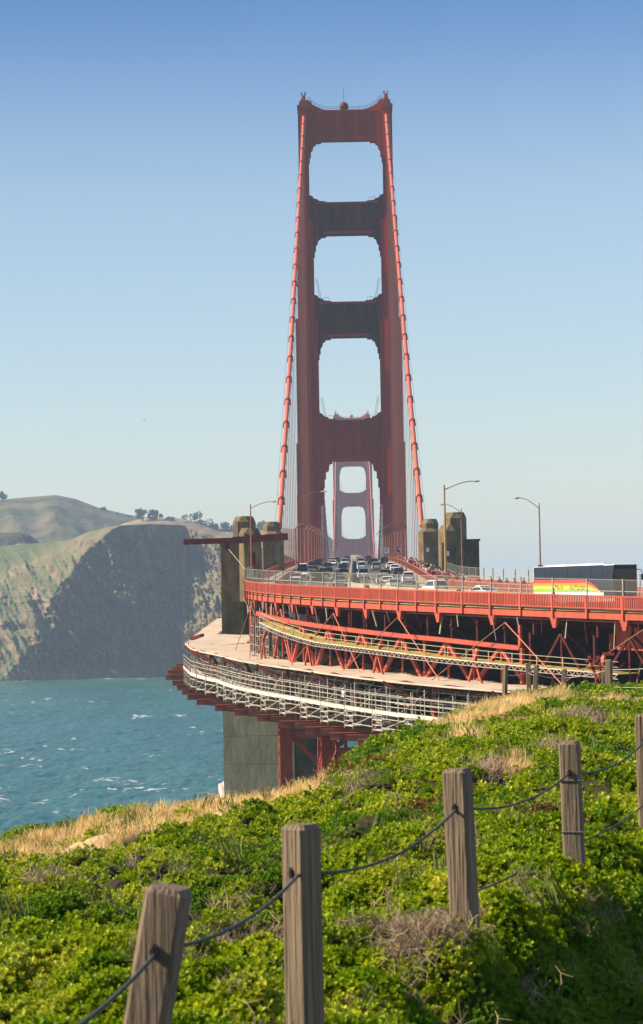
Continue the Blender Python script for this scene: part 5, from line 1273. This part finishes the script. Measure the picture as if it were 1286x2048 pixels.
SRC = {
 'leaf': source('shrub_source', [leaf_tuft(136, .15, .038, 10 + i, M['leaf']) for i in range(6)]),
 'leaf2': source('dark_shrub_source', [leaf_tuft(110, .16, .036, 30 + i, M['leaf2']) for i in range(4)]),
 'leaf3': source('red_leaf_source', [leaf_tuft(26, .16, .085, 50 + i, M['leaf3'], lw=.25) for i in range(3)]),
 'straw': source('straw_source', [blade_tuft(44, .26, .13, 60 + i, M['straw'], .005, .8) for i in range(5)]),
 'green': source('green_blade_source', [blade_tuft(24, .30, .09, 70 + i, M['green_blade'], .009, .6) for i in range(3)]),
 'twig': source('twig_source', [twig_tuft(18, .38, 80 + i, M['twig']) for i in range(4)]),
}
def scatter(name, pts, scl, src, label, tilt=None):
    me = bpy.data.meshes.new(name); me.from_pydata(pts.tolist(), [], []); n = len(pts)
    a = me.attributes.new('scl', 'FLOAT', 'POINT'); a.data.foreach_set('value', scl.astype(np.float32))
    rot = np.stack([rng.normal(0, .25, n), rng.normal(0, .25, n), rng.uniform(0, 6.283, n)], -1).astype(np.float32)
    a = me.attributes.new('rot', 'FLOAT_VECTOR', 'POINT'); a.data.foreach_set('vector', rot.ravel())
    ob = bpy.data.objects.new(name, me); COL.objects.link(ob)
    ng = bpy.data.node_groups.new(name, 'GeometryNodeTree'); ng.interface.new_socket('Geometry', in_out='INPUT', socket_type='NodeSocketGeometry'); ng.interface.new_socket('Geometry', in_out='OUTPUT', socket_type='NodeSocketGeometry')
    N = ng.nodes; L = ng.links; gi = N.new('NodeGroupInput'); go = N.new('NodeGroupOutput'); ip = N.new('GeometryNodeInstanceOnPoints'); ci = N.new('GeometryNodeCollectionInfo')
    ci.inputs['Collection'].default_value = src; ci.inputs['Separate Children'].default_value = True; ci.inputs['Reset Children'].default_value = True
    ip.inputs['Pick Instance'].default_value = True
    def named(nm, ty):
        q = N.new('GeometryNodeInputNamedAttribute'); q.data_type = ty; q.inputs['Name'].default_value = nm; return q.outputs['Attribute']
    e2r = N.new('FunctionNodeEulerToRotation'); L.new(named('rot', 'FLOAT_VECTOR'), e2r.inputs[0]); L.new(e2r.outputs[0], ip.inputs['Rotation'])
    L.new(named('scl', 'FLOAT'), ip.inputs['Scale']); L.new(gi.outputs[0], ip.inputs['Points']); L.new(ci.outputs[0], ip.inputs['Instance']); L.new(ip.outputs[0], go.inputs[0])
    ob.modifiers.new('scatter', 'NODES').node_group = ng
    return tag(ob, label, kind='stuff')
def sample(n, ymin, ymax, amax=.185):
    y = np.sqrt(rng.uniform(ymin ** 2, ymax ** 2, n)); x = CAM.x + rng.uniform(-amax, amax, n) * (y + 1.5); return x, y
x1, y1 = sample(26000, 8, 30); x2, y2 = sample(30000, 30, 100)
xb_ = rng.uniform(-.3, 3.2, 9000); yb_ = rng.uniform(9, 30, 9000); xb_ = xb_ + .12 + (yb_ - 15) * .30; x1 = np.concatenate([x1, xb_]); y1 = np.concatenate([y1, yb_])
x = np.concatenate([x1, x2]); y = np.concatenate([y1, y2])
a = (x - CAM.x) / y; ye = np.interp(a, EA, EY); keep = y < ye + 1.5; x, y, a, ye = x[keep], y[keep], a[keep], ye[keep]
z = ground(x, y)
clump = fbm(x * .9, y * .7, 3, 17)
zg = inz(ZG, x, y) + (fbm(x * 1.5, y * 1.5, 2, 77) - .5) * .9; zb = inz(ZB, x, y) + (fbm(x * 3, y * 3, 2, 78) - .5) * .9 + .32; zr = inz(ZR, x, y); pd = pathd(x, y) + (fbm(x, y, 2, 79) - .5) * 3.0
edge_dry = (a < -.012) & (y > ye - 7) & ~((a < -.078) & (y > ye - 3.2 - 14 * np.clip(-.095 - a, 0, .1)))
isg = (zg < .72) | ((pd < 1.9) & (y > 22)) | edge_dry
bare = (pd < 1.0) & (y > 22)
isb = (zb < 1) & ~isg
isr = (zr < 1) & ~isg & ~isb
u = rng.uniform(0, 1, len(x)); edge_keep = y < ye + .4
gap = (fbm(x * 2.1, y * 1.7, 3, 404) < .35) & (y < 60) & (x < .1 + (y - 15) * .3)
grn = ~isg & ~isb & ~isr & edge_keep & ~(gap & (u < .8))
scl = np.interp(y, [8, 20, 40, 90], [.75, .9, 1.25, 2.0]) * (.5 + 1.2 * clump) * rng.uniform(.75, 1.25, len(x))
dk = grn & ((fbm(x * .35, y * .22, 3, 99) > .53) & (y > 26) | ((y > ye - 12) & (a > -.02) & (u < .75)))
dk = dk | (grn & (x > .12 + (y - 15) * .30 + .3) & (y < 30))  # darker leaves on the right bank paint in its shade
P3 = lambda m, dz: np.stack([x[m], y[m], z[m] + dz], -1)
lite = grn & ~dk
off_ = (clump - .35) * .5
scatter('ground_cover', np.stack([x[lite], y[lite], z[lite] + .02 + off_[lite] * .35], -1), scl[lite], SRC['leaf'], 'bright yellow green shrub cover over the bluff')
scatter('ground_cover', np.stack([x[dk], y[dk], z[dk] + .02 + off_[dk] * .35], -1), scl[dk] * .95, SRC['leaf2'], 'darker green shrub cover near the crest and, as painted shade, on the bank')
mg = isg & ~(bare & (u < .8)); scatter('grass', P3(mg, 0), np.interp(y[mg], [20, 90], [.7, 1.45]) * rng.uniform(.6, 1.2, mg.sum()), SRC['straw'], 'dry golden grass along the cliff edge')
scatter('undergrowth', P3(isb, .02), rng.uniform(.5, 1.0, isb.sum()) * np.interp(y[isb], [15, 60], [.8, 1.6]), SRC['twig'], 'dead brown brush among the shrubs')
scatter('undergrowth', P3(isr, .05), scl[isr] * 1.0, SRC['leaf3'], 'reddish leafy undergrowth on the mound')
ms = (grn & (u < .004) & (y > 20)) | (isg & (u > .93)); scatter('grass', P3(ms, .08), rng.uniform(.6, 1.3, ms.sum()), SRC['green'], 'loose green grass blades poking through the shrubs')
ms = grn & (u > .992); scatter('undergrowth', P3(ms, .1), rng.uniform(.4, .9, ms.sum()), SRC['twig'], 'dry twigs poking out of the shrubs')

# --- individual bushes on the skyline
def leaf_mass(name, label, cat, c, rx, ry, rz_, n, ll, m, group=None, stem='trunk', sr=.03, seed=0, lob=7):
    g = np.random.default_rng(seed); t = thing(name, label, cat, tuple(c), group)
    mb = MB()
    for k in range(5):
        d = Vector((g.normal(0, .5) * rx, g.normal(0, .5) * ry, rz_ * g.uniform(.6, 1.1))); mb.tube([Vector(c) - Vector((0, 0, .2)), Vector(c) + d * .5 + Vector((0, 0, .1 * rz_)), Vector(c) + d], [sr, sr * .7, sr * .3], 5)
    mb.build('stem' if stem != 'trunk' or rz_ < 3 else 'trunk', M['trunk'], t)
    lobes = [(g.normal(0, .42) * rx, g.normal(0, .42) * ry, rz_ * g.uniform(.3, .95), g.uniform(.3, .5) if lob < 9 else g.uniform(.16, .36)) for _ in range(lob)]
    V = []; Fc = []
    for i in range(n):
        lx, ly, lz, lr = lobes[i % lob]; d = g.normal(0, 1, 3); d /= np.linalg.norm(d); d *= g.uniform(.6, 1.0) ** .5
        p = np.array([lx + d[0] * lr * rx, ly + d[1] * lr * ry, lz + d[2] * lr * rz_ * .7])
        ax = g.normal(0, 1, 3); ax /= np.linalg.norm(ax); sd = np.cross(ax, g.normal(0, 1, 3)); sd /= np.linalg.norm(sd); L_ = ll * g.uniform(.6, 1.3); b = len(V)
        V += [p, p + ax * L_ * .5 + sd * L_ * .35, p + ax * L_, p + ax * L_ * .5 - sd * L_ * .35]; Fc += [(b, b + 1, b + 2, b + 3)]
    me = bpy.data.meshes.new('foliage'); me.from_pydata([tuple(v) for v in V], [], Fc); me.materials.append(M[m]); me.update()
    o_ = bpy.data.objects.new('crown' if rz_ >= 3 else 'foliage', me); COL.objects.link(o_); o_.parent = t
    return t
for i, (px, py, w, h, lab, m) in enumerate([(1155, 1385, 1.5, .55, 'leafy green bush on the crest below the coach', 'leaf2'), (1245, 1392, 1.0, .4, 'smaller dark bush on the crest at the far right', 'leaf2'), (200, 1675, .55, .34, 'rounded dark bush on the cliff edge above the water', 'leaf2'), (130, 1683, .5, .28, 'low dark bush left of the rounded one on the cliff edge', 'leaf2'), (250, 1668, .45, .26, 'small dark bush at the right end of the cliff edge row', 'leaf2'), (60, 1692, .5, .25, 'lowest dark bush at the left end of the cliff edge row', 'leaf2'), (150, 1693, .2, .14, 'small yellow flowering bush among the cliff edge bushes', 'leaf3')]):
    Y = float(np.interp(px, [e[0] for e in EDGE], [e[2] for e in EDGE])) - .6; p = UP(px, py, Y); p.z = float(ground(p.x, p.y)) - .02
    leaf_mass('bush', lab, 'bush', p, w, w * .8, h, int(1400 * w), .09, m, 'bushes on the cliff edge', 'stem', .02, 200 + i)
def stalk(px, py0, py1, label, n=7):
    Y = float(np.interp(px, [e[0] for e in EDGE], [e[2] for e in EDGE])) - .3; a, b = UP(px, py0, Y), UP(px + random.uniform(-3, 3), py1, Y)
    t = thing('weed_stalk', label, 'plant', tuple(a), 'dry weed stalks on the cliff edge'); MB().tube([a - Vector((0, 0, .3)), (a + b) / 2 + Vector((.02, 0, 0)), b], [.012, .01, .005], 5).build('stem', M['stalk'], t)
    mb = MB(); L = (b - a).length
    for k in range(n * 3):
        u_ = random.uniform(.3, 1); p = a + (b - a) * u_; d = Vector((random.uniform(-1, 1), random.uniform(-1, 1), random.uniform(.2, 1))) * L * .11 * (1.2 - u_ * .6)
        mb.bar(p, p + d, .014, .014)
    mb.build('seed_head', M['stalk'], t)
for px, a_, b_, lab in ((242, 1662, 1625, 'leafy weed stalk farthest left above the water'), (289, 1650, 1615, 'upright weed stalk, middle of the three against the water'), (311, 1646, 1617, 'slim weed stalk right of the other two against the water'), (362, 1640, 1612, 'short dry stalk among the golden grass'), (408, 1632, 1606, 'dry stalk near the concrete pier')): stalk(px, a_, b_, lab)
t = thing('driftwood_stump', 'small dark stump on the cliff edge at the far left', 'stump', tuple(UP(34, 1684, 52)))
p = UP(34, 1684, 52); MB().tube([p - Vector((0, 0, .2)), p + Vector((.01, 0, .1)), p + Vector((-.01, 0, .16))], [.06, .05, .03], 7).build('stump', M['trunk'], t)
p = UP(139, 1713, 46); t = thing('marker_stake', 'thin leaning stake in the dry grass at the left', 'stake', tuple(p)); MB().tube([p - Vector((0, 0, .15)), p + Vector((.06, 0, .30))], .012, 5).build('stake', M['stalk'], t)

# ================================================================== FENCE POSTS AND ROPE
def fence_post(px, py_top, Y, yaw, lean, label, w=.195, depth=1.6, grp='weathered posts of the rope fence', lean_y=0):
    top_ = UP(px, py_top, Y); g = float(ground(top_.x, top_.y)); t = bpy.data.objects.new('fence_post', None)
    h = top_.z - g + .35; hw = w / 2; c = .022
    mb = MB(); secs = []
    for z, k in ((-h, 1), (-h * .66, 1.0), (-h * .33, .99), (-c * 1.4, 1.0), (0, .80)):
        a = hw * k; cc = c * k; j = 0 if z == 0 else .002
        secs.append([(x_ + random.uniform(-j, j), y_ + random.uniform(-j, j), z) for x_, y_ in ((-a + cc, -a), (a - cc, -a), (a, -a + cc), (a, a - cc), (a - cc, a), (-a + cc, a), (-a, a - cc), (-a, -a + cc))])
    mb.loft(secs)
    o_ = bpy.data.objects.new('fence_post', mb.mesh('fence_post', M['wood'])); COL.objects.link(o_)
    o_.location = top_; o_.rotation_euler = (lean_y, lean, yaw); tag(o_, label, 'fence post', grp)
    return o_, top_
POSTS = []
for px, pt, Y, yaw, lean, lab in ((340, 1772, 11.6, R(-10), R(10.5), 'nearest weathered post leaning to the right'), (601, 1648, 15.6, R(-40), R(-.5), 'second weathered post turned edge on with a long split'), (914, 1537, 19.4, R(-24), R(-2), 'upright weathered post standing at the edge of the dark bank'), (1138, 1482, 23.6, R(-12), R(-1.5), 'weathered post with swirling grain and two wire loops'), (1289, 1428, 27.8, R(-20), R(-1), 'post cut off by the right edge of the view')):
    o_, p = fence_post(px, pt, Y, yaw, lean, lab); POSTS.append((o_, p, lean))
def along(p, lean, d): return p + Vector((-math.sin(lean) * d, 0, -math.cos(lean) * d))
holes = [along(p, l, .30) for _, p, l in POSTS]
first = UP(60, 2110, 9.6)
def rope(name, a, b, sag, r, label, n=18, m='cord', grp='ropes of the post fence'):
    pts = [a + (b - a) * (i / n) - Vector((0, 0, sag * 4 * (i / n) * (1 - i / n))) for i in range(n + 1)]
    o_ = MB().tube(pts, r, 8).build(name, M[m], None, True); tag(o_, label, 'rope', grp); return o_
LR = ['rope running out of view below the nearest post', 'rope sagging between the leaning post and the edge on post', 'rope sagging from the edge on post to the post by the dark bank', 'rope rising to the post with swirling grain', 'rope from the swirling grain post to the post at the right edge']
rope('rope', first, holes[0], .05, .0105, LR[0])
for i in range(4): rope('rope', holes[i], holes[i + 1], [.10, .16, .13, .12][i], .0105, LR[i + 1])
bpy.context.view_layer.update()
for (o_, p, l), h in zip(POSTS, holes):                               # staple that holds the rope on the weather face
    yw = o_.rotation_euler.z; f = Vector((math.sin(yw), -math.cos(yw), 0)); sd = Vector((math.cos(yw), math.sin(yw), 0)); c = h + f * .099
    e = MB().tube([c - Vector((0, 0, .035)) - f * .02, c - Vector((0, 0, .03)) + f * .014, c + Vector((0, 0, .03)) + f * .014, c + Vector((0, 0, .035)) - f * .02], .006, 5).tube([c - f * .01, c + f * .004], .024, 8)
    q = e.build('staple', M['plastic']); q.parent = o_; q.matrix_parent_inverse = o_.matrix_world.inverted()
low = [along(p, l, .98) for _, p, l in POSTS]
rope('rope', low[3], low[4], .06, .009, 'lower thin rope between the two posts at the right')
rope('rope', low[2] + Vector((.02, 0, 0)), low[2] + Vector((.5, 1.2, .02)), .02, .009, 'short loose rope end by the post at the dark bank')
for d in (.37, .86):                                                  # wire loops round the fourth post
    c = along(POSTS[3][1], POSTS[3][2], d); yw = POSTS[3][0].rotation_euler.z; q = .106; pts = []
    for k in range(5):
        aa = yw + math.pi / 4 + k * math.pi / 2; pts.append(c + Vector((math.cos(aa) * q * 1.414, math.sin(aa) * q * 1.414, 0)))
    tag(MB().tube(pts, .006, 5).build('wire_loop', M['wire']), ('upper' if d < .5 else 'lower') + ' wire loop tied round the swirling grain post', 'wire', 'wire loops')
# far row on the crest
FP = [(1011, 1330, 1402, 84, 8), (1056, 1326, 1392, 92, 9.5), (1073, 1330, 1392, 88, 9), (1129, 1338, 1388, 96, 9), (1208, 1336, 1382, 97, 8), (1218, 1319, 1392, 86, 11.5)]
FL = ['darkest thin post at the left end of the crest fence', 'thick post left of a leaning pair on the crest', 'slanting post right of its thicker neighbour on the crest', 'short post in the middle of the crest fence', 'short post just left of the tall crest post', 'tallest post of the crest fence below the coach']
fps = []
for (px, a_, b_, Y, w), lab in zip(FP, FL):
    o_, p = fence_post(px, a_, Y, R(random.uniform(-40, -5)), R(random.uniform(-4, 4)), lab, w=.17 * w / 9.0, grp='posts along the crest'); fps.append(p)
for i, (a_, b_) in enumerate(((0, 1), (1, 2), (2, 3), (3, 5))):
    for d, nm in ((.35, 'upper'), (.95, 'lower')):
        rope('wire', fps[a_] - Vector((0, 0, d)), fps[b_] - Vector((0, 0, d)), .05, .012, '%s wire between crest posts %s' % (nm, ['at its left end', 'of the leaning pair', 'before the short middle post', 'up to the tallest post'][i]), 8, 'scaf', 'wires of the crest fence')
for d, nm in ((.35, 'upper'), (.95, 'lower')): rope('wire', fps[5] - Vector((0, 0, d)), UP(1330, 1333 + 40 * (d > .5), 84), .04, .012, '%s wire running right from the tallest crest post' % nm, 8, 'scaf', 'wires of the crest fence')

# ================================================================== FAR TREES, BIRDS
TR = [(285, 1040, 34, 20, 'pair of open crowned eucalyptus, left one, on the far ridge'), (310, 1040, 26, 18, 'pair of open crowned eucalyptus, right one, on the far ridge'), (388, 1058, 46, 30, 'largest rounded tree on the ridge left of the west pylon'), (425, 1064, 26, 16, 'low tree right of the largest rounded tree'), (448, 1066, 26, 18, 'bushy ridge tree just left of the hoist beam pylon'), (466, 1068, 26, 18, 'ridge tree touching the west pylon in view'), (236, 1036, 18, 9, 'low scrubby tree on the far hill slope'), (256, 1038, 14, 7, 'tiny scrub tree on the far hill slope'), (205, 1024, 12, 8, 'lone small tree high on the far hill slope'), (5, 998, 16, 14, 'dark tree on the skyline at the far left'), (-5, 998, 24, 10, 'spreading dark tree at the far left skyline'), (530, 1060, 26, 16, 'tree glimpsed between the two west pylons'), (345, 1044, 20, 9, 'low shrubby tree between the ridge groves')]
for i, (px, py, w, h, lab) in enumerate(TR):
    Y = 2860; k = Y / F
    if px < 260: Y = 3250; k = Y / F
    leaf_mass('ridge_tree', lab, 'tree', UP(px, py + 4, Y), w * k * .62, w * k * .5, (h + 4) * k, 1500, 1.6, 'far_leaf', 'trees on the far ridges', 'trunk', .4, 400 + i, 11)
def bird(px, py, Y, span, m, label, bank=0.2):
    c = UP(px, py, Y); t = thing('bird', label, 'bird', tuple(c), rz=random.uniform(-.4, .4), local=True)
    s = span / 2
    MB().loft([[(w * math.cos(k * math.pi / 3) + x_, 0 + y_, w * math.sin(k * math.pi / 3)) for k in range(6)] for x_, y_, w in ((0, 0, .01),)] * 1 + [[(w * math.cos(k * math.pi / 3), y_, w * math.sin(k * math.pi / 3)) for k in range(6)] for y_, w in ((.08 * s, .06 * s), (.3 * s, .11 * s), (.6 * s, .07 * s), (.8 * s, .01))]).build('body', M[m], t, True)
    for sx in (-1, 1):
        MB().loft([[(sx * x_ * s, .38 * s - c_ * s, z * s), (sx * x_ * s, .38 * s + c_ * s * .6, z * s + .01), (sx * x_ * s, .38 * s + c_ * .2 * s, z * s + .03 * s)] for x_, c_, z in ((.06, .17, .03), (.45, .15, .22 + bank * sx), (1.0, .03, .10 + 1.6 * bank * sx))]).build('wing', M[m], t)
    return t
bird(290, 840, 420, 1.5, 'bird_d', 'dark bird gliding low in the sky above the headland', .05)
bird(340, 654, 500, 1.0, 'bird_d', 'tiny dark bird higher in the sky', .1)
g_ = bird(152, 1589, 190, 1.1, 'bird_w', 'white gull banking over the choppy water', .35)
for px, py, lab in ((47, 1511, 'left of two dark birds low over the water'), (57, 1512, 'right of two dark birds low over the water')): bird(px, py, 900, 1.1, 'bird_d', lab, .05)

# ================================================================== remove the unplaced prototypes
for p in PROTO.values():
    for ch in p.children_recursive: bpy.data.objects.remove(ch)
    bpy.data.objects.remove(p)

# ================================================================== AIR
m = bpy.data.materials.new('sea_haze'); m.use_nodes = True; n = m.node_tree.nodes; n.remove(n['Principled BSDF'])
v = n.new('ShaderNodeVolumePrincipled'); v.inputs['Color'].default_value = (.58, .78, 1.0, 1); v.inputs['Density'].default_value = 0.00011; v.inputs['Anisotropy'].default_value = 0.0
m.node_tree.links.new(v.outputs[0], n['Material Output'].inputs['Volume'])
hz = MB().box(-9500, 9500, -300, 12500, -8, 245).build('haze', m); tag(hz, 'pale sea haze in the air over the strait', kind='stuff')
